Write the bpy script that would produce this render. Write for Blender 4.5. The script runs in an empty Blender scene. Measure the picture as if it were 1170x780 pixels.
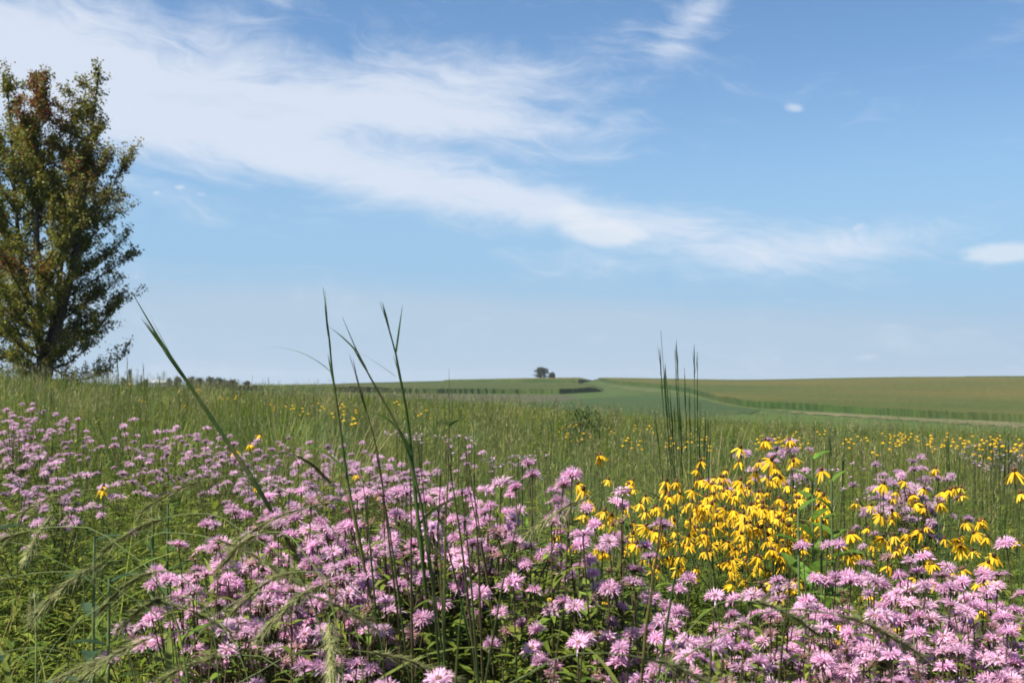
import bpy, math, random
import numpy as np
from mathutils import Vector, Matrix
rng = np.random.default_rng(7); random.seed(7)
R = math.radians
scn = bpy.context.scene
COL = scn.collection
F = 1300.0; CX, CY, HY = 585.0, 390.0, 437.0; ZC = 1.6
PITCH = math.atan((HY-CY)/F)
SUN = Vector((-0.58, -0.34, 0.95)).normalized()          # direction towards the sun

# ------------------------------------------------------------------ helpers
def ray(px, py):
    a = (np.asarray(px, float)-CX)/F; b = (CY-np.asarray(py, float))/F
    dy = math.cos(PITCH)-b*math.sin(PITCH); dz = math.sin(PITCH)+b*math.cos(PITCH)
    return a/dy, dz/dy                                   # x and z per metre of y
def at(px, py, d):
    u, w = ray(px, py)
    return np.array([u*d, d, ZC+w*d])

# ------------------------------------------------------------------ terrain
cols = np.array([-500, 0, 150, 300, 400, 500, 620, 700, 850, 1000, 1170, 1700.])
h45 = np.array([2.0, 1.34, .88, .50, .40, .22, -.15, -.45, -.85, -1.05, -1.2, -1.5])
rows = [
 (45, list(HY+(ZC-h45)*F/45)),
 (60, list(HY+(ZC-h45*1.02+.15)*F/60)),
 (90,  [452,450,452,456,462,472,482,487,494,498,502,506]),
 (150, [456,456,457,461,467,473,478,481,488,493,497,502]),
 (250, [454,453,454,457,462,468,471,473,481,487,492,497]),
 (400, [449,448,448,448,453,458,461,461,467,474,481,487]),
 (600, [447,446,446,445,446,448,449,447,450,453,458,464]),
 (900, [446,446,445,444,440,436,433,432.5,435.5,432,431,431]),
 (1150,[446,446,445,444,441,439,437,437,439,436,435,435]),
 (2200,[441]*12), (6000,[438.5]*12)]
NT, NR = 720, 330
th = np.linspace(-math.pi, math.pi, NT+1)                 # azimuth from +Y, clockwise
lr = np.linspace(math.log(.4), math.log(6000), NR)
rr = np.exp(lr)
pxs = CX+F*np.tan(np.clip(th, -1.0, 1.0))
ld = np.log([r[0] for r in rows])
tab = np.array([np.interp(pxs, cols, r[1]) for r in rows]).T      # NT x rows
Hg = np.zeros((NT+1, NR))
for i in range(NT+1):
    y = rr                                                # treat radius as distance
    p = np.interp(np.log(np.maximum(y, 45)), ld, tab[i])
    h = ZC-(p-HY)/F*y
    c45 = ZC-(tab[i][0]-HY)/F*45
    Hg[i] = np.where(y < 45, c45*(y/45)**1.05, h)
def blur(A, n, axis):
    k = np.hanning(2*n+3)[1:-1]; k /= k.sum()
    if axis == 0:
        P = np.concatenate([A[-n-1:-1], A, A[1:n+1]], 0)
    else:
        P = np.concatenate([np.repeat(A[:, :1], n, 1), A, np.repeat(A[:, -1:], n, 1)], 1)
    return np.apply_along_axis(lambda v: np.convolve(v, k, 'valid'), axis, P)
Hs = blur(blur(Hg, 9, 1), 5, 0)
wgt = np.clip((rr-.4)/20, 0, 1)[None, :]
Hg = Hs
def H(x, y):
    x = np.asarray(x, float); y = np.asarray(y, float)
    r = np.maximum(np.hypot(x, y), .41); t = np.arctan2(x, y)
    fi = np.clip((t+math.pi)/(2*math.pi)*NT, 0, NT-1e-6); fj = np.clip((np.log(r)-lr[0])/(lr[1]-lr[0]), 0, NR-1-1e-6)
    i = fi.astype(int); j = fj.astype(int); a = fi-i; b = fj-j
    return (Hg[i, j]*(1-a)*(1-b)+Hg[i+1, j]*a*(1-b)+Hg[i, j+1]*(1-a)*b+Hg[i+1, j+1]*a*b)
def hit(px, py, dmin=60, dmax=1000):
    """distance at which the sight line meets the ground between dmin and dmax (dmax when it passes over)"""
    u, w = ray(px, py)
    d = np.exp(np.linspace(math.log(dmin), math.log(dmax), 1500))
    g = (ZC+w*d) - H(u*d, d)
    k = np.nonzero(g <= 0)[0]
    return d[k[0]] if len(k) else dmax

# ------------------------------------------------------------------ mesh building
class MB:
    def __init__(s): s.V = []; s.F = []; s.C = []; s.M = []; s.n = 0; s.S = []
    def add(s, V, Fc, col=(.1, .1, .1), mat=0, smooth=True):
        V = np.asarray(V, float).reshape(-1, 3); Fc = np.asarray(Fc, int)
        c = np.asarray(col, float)
        if c.ndim == 1: c = np.broadcast_to(c, (len(V), 3))
        s.V.append(V); s.F.append(Fc+s.n); s.C.append(c)
        s.M.append(np.full(len(Fc), mat)); s.S.append(np.full(len(Fc), smooth)); s.n += len(V)
        return s
    def mesh(s, name, mats):
        me = bpy.data.meshes.new(name)
        V = np.concatenate(s.V); C = np.concatenate(s.C)
        me.vertices.add(len(V)); me.vertices.foreach_set('co', V.astype(np.float32).ravel())
        loops = np.concatenate([f.ravel() for f in s.F]); tot = np.concatenate([np.full(len(f), f.shape[1]) for f in s.F])
        me.loops.add(len(loops)); me.loops.foreach_set('vertex_index', loops.astype(np.int32))
        me.polygons.add(len(tot)); st = np.concatenate([[0], np.cumsum(tot)[:-1]])
        me.polygons.foreach_set('loop_start', st.astype(np.int32))
        me.polygons.foreach_set('material_index', np.concatenate(s.M).astype(np.int32))
        me.polygons.foreach_set('use_smooth', np.concatenate(s.S).astype(bool))
        a = me.attributes.new('col', 'FLOAT_COLOR', 'POINT')
        a.data.foreach_set('color', np.concatenate([C, np.ones((len(C), 1))], 1).astype(np.float32).ravel())
        for m in mats: me.materials.append(m)
        me.update(); me.validate(); return me
def link(name, me, parent=None, **kw):
    o = bpy.data.objects.new(name, me); COL.objects.link(o)
    if parent is not None: o.parent = parent
    for k, v in kw.items(): o[k] = v
    return o
def tag(o, label, category, group=None):
    o['label'] = label; o['category'] = category
    if group: o['group'] = group
    elif 'group' in o: del o['group']
    return o
def empty(name, loc=(0, 0, 0)):
    o = bpy.data.objects.new(name, None); o.empty_display_size = .1; o.location = loc; COL.objects.link(o); return o
def copy_tree(o, parent=None):
    c = o.copy(); COL.objects.link(c)
    if parent is not None: c.parent = parent
    for ch in KIDS.get(o, ()): KIDS.setdefault(c, []).append(copy_tree(ch, c))
    return c
KIDS = {}
def part(name, me, parent):
    o = link(name, me, parent); KIDS.setdefault(parent, []).append(o); return o

def nrm(v): return v/np.maximum(np.linalg.norm(v, axis=-1, keepdims=True), 1e-9)
def vary(base, n, amt=.18, hue=.10):
    base = np.asarray(base, float); k = np.exp(rng.normal(0, amt, (n, 1))); h = 1+rng.normal(0, hue, (n, 3))*np.array([1.2, .35, .9])
    return np.clip(base*k*h, .004, .9)
def strips(P, D, L, W, bend, nseg=4, side=None, prof=None, col=(.1, .2, .05), fold=0., twist=0.):
    """N thin blades or leaves: root P, direction D, length L, width W; bend = how far the tip falls (in L)."""
    P = np.asarray(P, float).reshape(-1, 3); N = len(P)
    D = nrm(np.broadcast_to(np.asarray(D, float), (N, 3))); L = np.broadcast_to(L, (N,)).astype(float); W = np.broadcast_to(W, (N,)).astype(float)
    bend = np.broadcast_to(bend, (N,)).astype(float)
    t = np.linspace(0, 1, nseg+1)
    if prof is None: prof = lambda t: (1-t**2.2)*.92+.08*(t < .99)
    w = prof(t)
    Hd = D.copy(); Hd[:, 2] = 0; small = np.linalg.norm(Hd, axis=1) < .05
    if small.any():
        a = rng.uniform(0, 2*math.pi, small.sum()); Hd[small] = np.stack([np.cos(a), np.sin(a), 0*a], 1)
    Hd = nrm(Hd)
    C = P[:, None]+D[:, None]*(L[:, None]*t)[..., None]
    C = C+Hd[:, None]*(L*bend*.55)[:, None, None]*(t**2)[None, :, None]
    C[..., 2] -= (L*bend)[:, None]*(t**2.2)[None]
    T = nrm(np.gradient(C, axis=1))
    if side is None: side = np.stack([-Hd[:, 1], Hd[:, 0], 0*Hd[:, 0]], 1)
    side = np.broadcast_to(side, (N, 3))
    S = np.broadcast_to(side[:, None], C.shape).copy()
    if np.any(twist):
        tw = np.broadcast_to(twist, (N,))[:, None]*t[None]; nn = np.cross(T, S)
        S = S*np.cos(tw)[..., None]+nn*np.sin(tw)[..., None]
    S = nrm(S-T*np.sum(S*T, -1, keepdims=True))
    hw = (W[:, None]*w[None]*.5)[..., None]
    if fold:
        nn = np.cross(S, T); nn = np.where(nn[..., 2:3] < 0, -nn, nn)
        V = np.stack([C-S*hw+nn*hw*fold, C, C+S*hw+nn*hw*fold], 2); k = 3
    else:
        V = np.stack([C-S*hw, C+S*hw], 2); k = 2
    base = np.arange(N)[:, None, None]*((nseg+1)*k)
    q = []
    for c in range(k-1):
        a = np.arange(nseg)[:, None]*k+c
        q.append(np.concatenate([a, a+1, a+k+1, a+k], 1))
    q = np.concatenate(q)
    Fc = (base+q[None]).reshape(-1, 4)
    c = np.asarray(col, float)
    if c.ndim == 2: c = np.repeat(c, (nseg+1)*k, 0)
    return V.reshape(-1, 3), Fc, c
def tube(pts, rad, k=5):
    pts = np.asarray(pts, float); n = len(pts); rad = np.broadcast_to(rad, (n,))
    T = nrm(np.gradient(pts, axis=0)); ref = np.array([.3, .9, .2]); A = nrm(np.cross(T, ref)); B = np.cross(T, A)
    a = np.linspace(0, 2*math.pi, k, endpoint=False)
    V = pts[:, None]+(A[:, None]*np.cos(a)[None, :, None]+B[:, None]*np.sin(a)[None, :, None])*rad[:, None, None]
    i = np.arange(n-1)[:, None]*k; j = np.arange(k)[None]; j2 = (j+1) % k
    Fc = np.stack([i+j, i+j2, i+k+j2, i+k+j], -1).reshape(-1, 4)
    return V.reshape(-1, 3), Fc
def spline(ctrl, n=14):
    c = np.asarray(ctrl, float); s = np.concatenate([[0], np.cumsum(np.linalg.norm(np.diff(c, axis=0), axis=1))])
    c2 = np.vstack([2*c[0]-c[1], c, 2*c[-1]-c[-2]]); out = []
    for q in np.linspace(0, s[-1], n):
        i = min(np.searchsorted(s, q, 'right')-1, len(c)-2); t = (q-s[i])/(s[i+1]-s[i]); p0, p1, p2, p3 = c2[i:i+4]
        out.append(.5*((2*p1)+(-p0+p2)*t+(2*p0-5*p1+4*p2-p3)*t*t+(-p0+3*p1-3*p2+p3)*t**3))
    return np.array(out)
def ball(c, r, sc=(1, 1, 1), nu=8, nv=5, jit=0.):
    u = np.linspace(0, 2*math.pi, nu, endpoint=False); v = np.linspace(0, math.pi, nv+1)
    V = np.stack([np.outer(np.sin(v), np.cos(u)), np.outer(np.sin(v), np.sin(u)), np.outer(np.cos(v), np.ones(nu))], -1).reshape(-1, 3)
    V = V*(1+rng.uniform(-jit, jit, (len(V), 1)))*r*np.array(sc)+np.array(c)
    i = np.arange(nv)[:, None]*nu; j = np.arange(nu)[None]; j2 = (j+1) % nu
    return V, np.stack([i+nu+j, i+nu+j2, i+j2, i+j], -1).reshape(-1, 4)
def noise2(x, y, s, seed=0):
    r = np.random.default_rng(seed); out = 0
    for k in range(5):
        a = r.uniform(0, 6.28); f = s*r.uniform(.6, 1.9); out = out+np.sin((x*math.cos(a)+y*math.sin(a))*f+r.uniform(0, 6.28))
    return out/3.2
def in_poly(x, y, poly):
    x = np.asarray(x); ins = np.zeros(x.shape, bool); n = len(poly)
    for i in range(n):
        x0, y0 = poly[i]; x1, y1 = poly[(i+1) % n]
        if y0 == y1: continue
        c = ((y0 > y) != (y1 > y)) & (x < (x1-x0)*(y-y0)/(y1-y0)+x0); ins ^= c
    return ins
def sample_poly(poly, n, spread=.55):
    """n points in a polygon, kept apart"""
    p = np.array(poly); out = []; area = 0
    for i in range(len(p)): area += p[i][0]*p[(i+1) % len(p)][1]-p[(i+1) % len(p)][0]*p[i][1]
    dmin = math.sqrt(abs(area)/2/n)*spread; tries = 0
    while len(out) < n:
        q = rng.uniform(p.min(0), p.max(0)); tries += 1
        if tries > 4000: dmin *= .8; tries = 0
        if not in_poly(q[0:1], q[1:2], poly)[0]: continue
        if out and min(np.hypot((np.array(out)[:, 0]-q[0]), (np.array(out)[:, 1]-q[1]))) < dmin: continue
        out.append(q)
    return np.array(out)

# ------------------------------------------------------------------ materials
def new_mat(name):
    m = bpy.data.materials.new(name); m.use_nodes = True; nt = m.node_tree; nt.nodes.clear()
    return m, nt, nt.nodes.new
def plant_mat(name, transl=.35, rough=.55, spec=.25, vary_obj=.14, gain=1.0, noise_scale=60., noise_amt=.25):
    m, nt, N = new_mat(name); L = nt.links.new
    out = N('ShaderNodeOutputMaterial'); at_ = N('ShaderNodeAttribute'); at_.attribute_name = 'col'
    oi = N('ShaderNodeObjectInfo'); mr = N('ShaderNodeMapRange'); mr.inputs[3].default_value = (1-vary_obj)*gain; mr.inputs[4].default_value = (1+vary_obj)*gain
    L(oi.outputs['Random'], mr.inputs[0])
    no = N('ShaderNodeTexNoise'); no.inputs['Scale'].default_value = noise_scale; no.inputs['Detail'].default_value = 3
    g = N('ShaderNodeNewGeometry'); L(g.outputs['Position'], no.inputs['Vector'])
    m2 = N('ShaderNodeMapRange'); m2.inputs[1].default_value = .3; m2.inputs[2].default_value = .7; m2.inputs[3].default_value = 1-noise_amt; m2.inputs[4].default_value = 1+noise_amt
    L(no.outputs['Fac'], m2.inputs[0])
    mu = N('ShaderNodeMath'); mu.operation = 'MULTIPLY'; L(mr.outputs[0], mu.inputs[0]); L(m2.outputs[0], mu.inputs[1])
    vm = N('ShaderNodeVectorMath'); vm.operation = 'SCALE'; L(at_.outputs['Color'], vm.inputs[0]); L(mu.outputs[0], vm.inputs['Scale'])
    p = N('ShaderNodeBsdfPrincipled'); p.inputs['Roughness'].default_value = rough; p.inputs['Specular IOR Level'].default_value = spec
    L(vm.outputs[0], p.inputs['Base Color'])
    if transl > 0:
        tr = N('ShaderNodeBsdfTranslucent'); L(vm.outputs[0], tr.inputs['Color']); mx = N('ShaderNodeMixShader'); mx.inputs[0].default_value = transl
        L(p.outputs[0], mx.inputs[1]); L(tr.outputs[0], mx.inputs[2]); L(mx.outputs[0], out.inputs[0])
    else: L(p.outputs[0], out.inputs[0])
    return m
M_leaf = plant_mat('green_leaf', .45, .55, .2)
M_stem = plant_mat('green_stem', 0., .6, .2)
M_petal = plant_mat('lavender_petal', .42, .7, .1, .18, noise_amt=.12)
M_yellow = plant_mat('yellow_petal', .35, .6, .15, noise_amt=.10)
M_grass = plant_mat('meadow_blades', .48, .55, .18, 0, noise_scale=1.2, noise_amt=.22)
M_seed = plant_mat('seed_bristle', .3, .7, .1)
M_bark = plant_mat('grey_bark', 0., .85, .1, 0, noise_scale=9., noise_amt=.35)
M_crown = plant_mat('tree_leaf', .42, .5, .3, 0, noise_scale=1.5, noise_amt=.15)
M_corn = plant_mat('corn_leaf', .15, .7, .1, 0, noise_scale=.06, noise_amt=.16)
M_pale = plant_mat('painted_metal', 0., .5, .3, 0, noise_scale=1., noise_amt=.06)

def corn_mat():
    m, nt, N = new_mat('corn_crop'); L = nt.links.new
    out = N('ShaderNodeOutputMaterial'); p = N('ShaderNodeBsdfPrincipled'); p.inputs['Roughness'].default_value = .9; p.inputs['Specular IOR Level'].default_value = .08
    at_ = N('ShaderNodeAttribute'); at_.attribute_name = 'col'; g = N('ShaderNodeNewGeometry')
    def ns(sx, sy, sc, det):
        mp = N('ShaderNodeMapping'); mp.inputs['Scale'].default_value = (sx, sy, sy); mp.inputs['Rotation'].default_value = (0, 0, -.12); L(g.outputs['Position'], mp.inputs[0])
        n = N('ShaderNodeTexNoise'); n.inputs['Scale'].default_value = sc; n.inputs['Detail'].default_value = det; n.inputs['Roughness'].default_value = .62; L(mp.outputs[0], n.inputs['Vector']); return n.outputs['Fac']
    def mul(col, fac, lo, hi):
        r = N('ShaderNodeMapRange'); r.inputs[1].default_value = .32; r.inputs[2].default_value = .68; r.inputs[3].default_value = 0; r.inputs[4].default_value = 1; L(fac, r.inputs[0])
        x = N('ShaderNodeMix'); x.data_type = 'RGBA'; x.inputs[6].default_value = (*lo, 1); x.inputs[7].default_value = (*hi, 1); L(r.outputs[0], x.inputs[0])
        y = N('ShaderNodeVectorMath'); y.operation = 'MULTIPLY'; L(col, y.inputs[0]); L(x.outputs[2], y.inputs[1]); return y.outputs[0]
    c = mul(at_.outputs['Color'], ns(.2, 1, .03, 8), (.72, .92, .75), (1.35, 1.1, 1.2)); c = mul(c, ns(1, .6, .35, 5), (.78, .80, .78), (1.2, 1.2, 1.2)); c = mul(c, ns(.5, 1, .006, 3), (.62, .90, .75), (1.35, 1.10, 1.1))
    L(c, p.inputs['Base Color']); L(p.outputs[0], out.inputs[0]); return m
M_corn = corn_mat()
def ground_mat():
    m, nt, N = new_mat('meadow_soil'); L = nt.links.new
    out = N('ShaderNodeOutputMaterial'); p = N('ShaderNodeBsdfPrincipled'); p.inputs['Roughness'].default_value = .95; p.inputs['Specular IOR Level'].default_value = .1
    g = N('ShaderNodeNewGeometry'); n1 = N('ShaderNodeTexNoise'); n1.inputs['Scale'].default_value = .12; n1.inputs['Detail'].default_value = 9; n1.inputs['Roughness'].default_value = .62
    L(g.outputs['Position'], n1.inputs['Vector'])
    cr = N('ShaderNodeValToRGB'); e = cr.color_ramp.elements; e[0].position = .3; e[0].color = (.028, .045, .012, 1); e[1].position = .72; e[1].color = (.075, .085, .028, 1)
    k = e.new(.5); k.color = (.045, .075, .018, 1)
    L(n1.outputs['Fac'], cr.inputs[0]); L(cr.outputs[0], p.inputs['Base Color'])
    b = N('ShaderNodeBump'); b.inputs['Strength'].default_value = .6; b.inputs['Distance'].default_value = .1
    n2 = N('ShaderNodeTexNoise'); n2.inputs['Scale'].default_value = 6; n2.inputs['Detail'].default_value = 6; L(g.outputs['Position'], n2.inputs['Vector'])
    L(n2.outputs['Fac'], b.inputs['Height']); L(b.outputs[0], p.inputs['Normal']); L(p.outputs[0], out.inputs[0]); return m
def field_mat(name, c1, c2, scale=.03, stretch=4.):
    m, nt, N = new_mat(name); L = nt.links.new
    out = N('ShaderNodeOutputMaterial'); p = N('ShaderNodeBsdfPrincipled'); p.inputs['Roughness'].default_value = .9; p.inputs['Specular IOR Level'].default_value = .1
    g = N('ShaderNodeNewGeometry'); mp = N('ShaderNodeMapping'); mp.inputs['Scale'].default_value = (1, stretch, 1); L(g.outputs['Position'], mp.inputs[0])
    n1 = N('ShaderNodeTexNoise'); n1.inputs['Scale'].default_value = scale; n1.inputs['Detail'].default_value = 10; n1.inputs['Roughness'].default_value = .65
    L(mp.outputs[0], n1.inputs['Vector']); cr = N('ShaderNodeValToRGB'); e = cr.color_ramp.elements
    e[0].position = .32; e[0].color = (*c1, 1); e[1].position = .68; e[1].color = (*c2, 1)
    L(n1.outputs['Fac'], cr.inputs[0]); L(cr.outputs[0], p.inputs['Base Color']); L(p.outputs[0], out.inputs[0]); return m

# ------------------------------------------------------------------ ground sheet
def build_ground():
    T, Rr = np.meshgrid(th[:-1], rr, indexing='ij')
    V = np.stack([np.sin(T)*Rr, np.cos(T)*Rr, Hg[:-1]], -1).reshape(-1, 3)
    i = np.arange(NT)[:, None]; i2 = (i+1) % NT; j = np.arange(NR-1)[None]
    Fc = np.stack([i*NR+j, i*NR+j+1, i2*NR+j+1, i2*NR+j], -1).reshape(-1, 4)
    mb = MB(); mb.add(V, Fc)
    n0 = len(V); mb.add([[0, 0, float(Hg[:, 0].mean())]], np.zeros((0, 3), int))
    ii = np.arange(NT); mb.F.append(np.stack([ii*NR, ((ii+1) % NT)*NR, np.full(NT, n0)], 1)); mb.M.append(np.zeros(NT)); mb.S.append(np.ones(NT, bool))
    o = link('ground', mb.mesh('ground', [ground_mat()]), kind='structure'); return o
build_ground()

# ------------------------------------------------------------------ fields on the far hill
CREST = 1080.
def edge(pts, xs):
    p = np.array([(a, (CREST if b is None else b)) for a, b in pts], float)
    out = []
    for x in xs:
        if pts[0][1] is None: out.append(CREST); continue
        out.append(hit(x, np.interp(x, p[:, 0], p[:, 1]), 70, CREST))
    return np.array(out)
def loft(name, front, back, x0, x1, height, mats, nu=160, nt=26, jit=.12, col_top=(.1, .1, .04), col_side=(.03, .06, .015), wall=True, wiggle=0., **kw):
    xs = np.linspace(x0, x1, nu); df = edge(front, xs); db = edge(back, xs); db = np.maximum(db, df+2)
    if wiggle: df = df+rng.normal(0, wiggle, nu)
    t = np.linspace(0, 1, nt); d = df[:, None]*(1-t)+db[:, None]*t
    u, _ = ray(xs, np.full(nu, HY)); X = u[:, None]*d
    G = H(X, d); tp = np.clip(np.minimum(xs-x0, x1-xs)/16+.05, .05, 1)[:, None] if wall else 1; Z = G+height*tp*(1+rng.normal(0, jit, X.shape))
    if wall: Z[:, 0] += (rng.normal(0, .10, nu)+.22*noise2(X[:, 0], d[:, 0], .11, 4))*height/2.4
    V = np.stack([X, d, Z], -1).reshape(-1, 3)
    i = np.arange(nu-1)[:, None]*nt; j = np.arange(nt-1)[None]
    Fc = np.stack([i+j, i+nt+j, i+nt+j+1, i+j+1], -1).reshape(-1, 4)
    mb = MB(); mb.add(V, Fc, vary(col_top, len(V), .05, .03), smooth=True)
    if wall:
        for jj, flip in ((0, 0), (nt-1, 1)):
            up = np.stack([X[:, jj], d[:, jj], Z[:, jj]], -1); lo = up.copy(); lo[:, 2] = G[:, jj]-.3
            lo[:, 1] += (-.6 if jj == 0 else .6)
            W = np.concatenate([up, lo]); a = np.arange(nu-1); q = np.stack([a, a+nu, a+nu+1, a+1], 1)
            mb.add(W, q, vary(col_side, len(W), .04, .03), smooth=True)
        for ii in (0, nu-1):
            up = np.stack([X[ii], d[ii], Z[ii]], -1); lo = up.copy(); lo[:, 2] = G[ii]-.3
            W = np.concatenate([up, lo]); a = np.arange(nt-1); q = np.stack([a, a+1, a+nt+1, a+nt], 1)
            mb.add(W, q, vary(col_side, len(W), .04, .03), smooth=True)
    return link(name, mb.mesh(name, mats), **kw)
TAS = (.064, .066, .015); TAS2 = (.046, .056, .014); CSD = (.048, .074, .020)
crest = [(0, None)]
loft('cornfield', [(668, 431), (682, 434.5), (700, 438.5), (760, 444), (790, 449), (812, 456), (850, 465), (940, 469.5), (1000, 473.5), (1060, 477), (1170, 482), (1300, 487)],
     [(660, 425), (1000, 425), (1010, 429.5), (1170, 432.5), (1300, 435)], 668, 1290, 2.4, [M_corn], 420, 60, .03, TAS, CSD, wiggle=.05, kind='stuff', label='broad golden green cornfield sloping up the far hill on the right')
loft('cornfield', [(1004, 431.3), (1080, 433), (1170, 435), (1300, 437)], crest, 1004, 1290, 2.6, [M_corn], 150, 16, .03, TAS2, CSD, kind='stuff', label='narrow cornfield on the top of the far hill at the right')
loft('cornfield', [(380, 440), (450, 438.2), (520, 437.3), (600, 438), (662, 438), (680, 434)], crest, 380, 678, 2.6, [M_corn], 220, 26, .03, TAS, CSD, kind='stuff', label='strip of corn along the crest left of the lone tree')
loft('cornfield', [(-300, 450), (300, 446), (380, 448), (440, 448.5), (500, 449.5), (640, 450), (692, 447)], [(-300, 446), (300, 443), (400, 442), (500, 440.3), (640, 441), (692, 444)], 250, 690, 2.4, [M_corn], 300, 30, .03, TAS2, CSD, kind='stuff', label='strip of corn across the middle of the far hill on the left')
def wob(pts, amp, seed):
    r = np.random.default_rng(seed); p = np.array(pts, float); xs = np.arange(p[0, 0], p[-1, 0]+1, 4.); f = sum(np.sin(xs*r.uniform(.03, .5)+r.uniform(0, 6)) for _ in range(6))/3
    return list(zip(xs, np.interp(xs, p[:, 0], p[:, 1])+amp*f))
def sheet(name, front, back, x0, x1, h, c1, c2, nt=16, scale=.03, stretch=4):
    front = wob(front, .9, len(name)); back = wob(back, .35, len(name)+50)
    loft(name, front, back, x0, x1, h, [field_mat(name, c1, c2, scale, stretch)], nu=300, nt=nt, jit=.05, wall=False, kind='structure')
sheet('pasture', [(740, 503), (1300, 515)], [(740, 471), (850, 474), (940, 475), (1000, 480), (1060, 483), (1170, 489), (1300, 495)], 740, 1300, .12, (.040, .068, .012), (.070, .100, .019), 30, .02)
sheet('dry_grass_strip', [(880, 468), (920, 473), (1000, 478), (1060, 482), (1170, 489), (1300, 494)], [(880, 468), (900, 469.5), (1000, 475), (1060, 478), (1170, 483.5), (1300, 488)], 880, 1300, .15, (.075, .085, .030), (.15, .125, .065), 8, .06, 1)
sheet('bean_field', [(380, 480), (500, 482), (760, 482), (870, 470)], [(380, 456), (480, 458), (640, 459), (660, 456), (740, 451), (800, 456), (840, 464), (870, 469)], 400, 868, .15, (.022, .044, .012), (.046, .070, .018), 24, .02)
sheet('grass_strip', [(300, 462), (640, 459), (660, 457)], [(300, 449), (400, 450), (640, 451.5), (660, 452)], 300, 660, .15, (.042, .048, .020), (.074, .070, .038), 12, .04, 2)
sheet('waterway', [(684, 438), (720, 447), (780, 450), (815, 461), (870, 469)], [(684, 437), (690, 439), (720, 442.3), (760, 445.5), (790, 450.5), (812, 457.5), (870, 468)], 684, 869, .15, (.048, .072, .017), (.080, .092, .028), 10, .05, 1)

# ------------------------------------------------------------------ trees
def grow_tree(height, radius, n_lat, n_sub, n_leaf, leaf, envelope, colfn, lean=0., leaders=2, trunk_r=.2, up=.75, low=.08):
    tb = MB(); P_ = []; D_ = []
    bark = (.075, .062, .05)
    axes = []
    for k in range(leaders):
        a = k*2*math.pi/leaders+rng.uniform(-.3, .3); off = radius*(.47 if leaders > 2 else .2)*(1 if k % 2 == 0 else .8)
        top = np.array([math.cos(a)*off*1.3, math.sin(a)*off*1.3, height*[1, .93, .985, .96][k]])
        b = np.array([0, 0, -0.3]) if k < 2 or leaders < 4 else np.array([math.cos(a)*.5, math.sin(a)*.5, -.3])
        ctrl = [b, np.array([math.cos(a)*off*.15, math.sin(a)*off*.15, height*.12])+rng.normal(0, .05, 3), np.array([math.cos(a)*off*.8, math.sin(a)*off*.8, height*.45])+rng.normal(0, .1, 3), top]
        pts = spline(ctrl, 18); axes.append(pts)
        tb.add(*tube(pts, np.linspace(trunk_r*(1 if k == 0 else .7), .015, 18), 8), bark)
    for q in range(n_lat):
        ax = axes[q % leaders]; s = low+(1-low)*((q+.5)/n_lat)**.9*.96; f = s*(len(ax)-1); i = int(f); p0 = ax[i]*(1-(f-i))+ax[min(i+1, len(ax)-1)]*(f-i)
        a = q*2.399+rng.uniform(-.4, .4); z0 = p0[2]/height
        reach = radius*envelope(min(1, z0+.12))*rng.uniform(.7, 1.08)
        rise = reach*up*rng.uniform(.8, 1.3)*np.interp(z0, [.05, .35], [.35, 1.])
        rise = min(rise, height*1.0-p0[2])if height-p0[2] > .2 else .3
        out = np.array([math.cos(a), math.sin(a), 0.])
        tip = p0*np.array([.5, .5, 1])+out*reach+np.array([0, 0, rise])
        mid = p0+(tip-p0)*.5+np.array([0, 0, -.06*reach])+rng.normal(0, .08, 3)
        pts = spline([p0, mid, tip], 9); tb.add(*tube(pts, np.linspace(max(.012, trunk_r*.28*(1-z0)+.012), .006, 9), 5), bark)
        ns = max(3, int(n_sub*(.4+reach/radius*.7)))
        for j in range(ns):
            s2 = rng.uniform(.15, 1); f = s2*8; i = min(int(f), 7); b0 = pts[i]*(1-(f-i))+pts[i+1]*(f-i)
            T = nrm(pts[i+1]-pts[i]); l2 = rng.uniform(.35, 1.0)*(.35+.22*reach)
            dr = nrm(T*.9+rng.normal(0, .55, 3)+np.array([0, 0, .45])); bend = b0+dr*l2+np.array([0, 0, .12*l2])
            tw = spline([b0, b0+dr*l2*.5, bend], 5); tb.add(*tube(tw, np.linspace(.009, .004, 5), 3), bark)
            nl = max(4, int(n_leaf*l2)); tt = rng.uniform(.1, 1.05, nl)
            P_.append(b0+(bend-b0)*tt[:, None]+rng.normal(0, leaf*1.0, (nl, 3))); D_.append(dr*.5+rng.normal(0, .7, (nl, 3))+out*.3-np.array([0, 0, .35]))
    for ax in axes:                                   # leafy shoots along the upper leaders
        for j in range(26):
            f = rng.uniform(.6, 1)*(len(ax)-1); i = min(int(f), len(ax)-2); b0 = ax[i]*(1-(f-i))+ax[i+1]*(f-i); dr = nrm(rng.normal(0, .5, 3)+np.array([0, 0, .9])); l2 = height*.055*rng.uniform(.5, 1)
            nl = max(4, int(n_leaf*l2)); P_.append(b0+dr*l2*rng.uniform(0, 1.1, (nl, 1))+rng.normal(0, leaf, (nl, 3))); D_.append(rng.normal(0, .8, (nl, 3)))
    P = np.concatenate(P_); D = np.concatenate(D_); n = len(P)
    cb = MB(); sd = nrm(np.cross(D, rng.normal(0, 1, (n, 3))+np.array([0, 0, 1.5])))
    V, Fc, c = strips(P, D, rng.uniform(.8, 1.25, n)*leaf, leaf*.85, .15, 2, sd, lambda t: np.array([.3, 1., .12]), colfn(P), .25)
    cb.add(V, Fc, c, smooth=False)
    return tb, cb, n
def place_tree(name, label, cat, loc, tb, cb, group=None, rz=0, sc=1.):
    o = empty(name, loc); o.rotation_euler.z = rz; o.scale = (sc,)*3; tag(o, label, cat, group)
    part('trunk', tb.mesh('trunk', [M_bark]), o); part('crown', cb.mesh('crown', [M_crown]), o); return o
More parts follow.
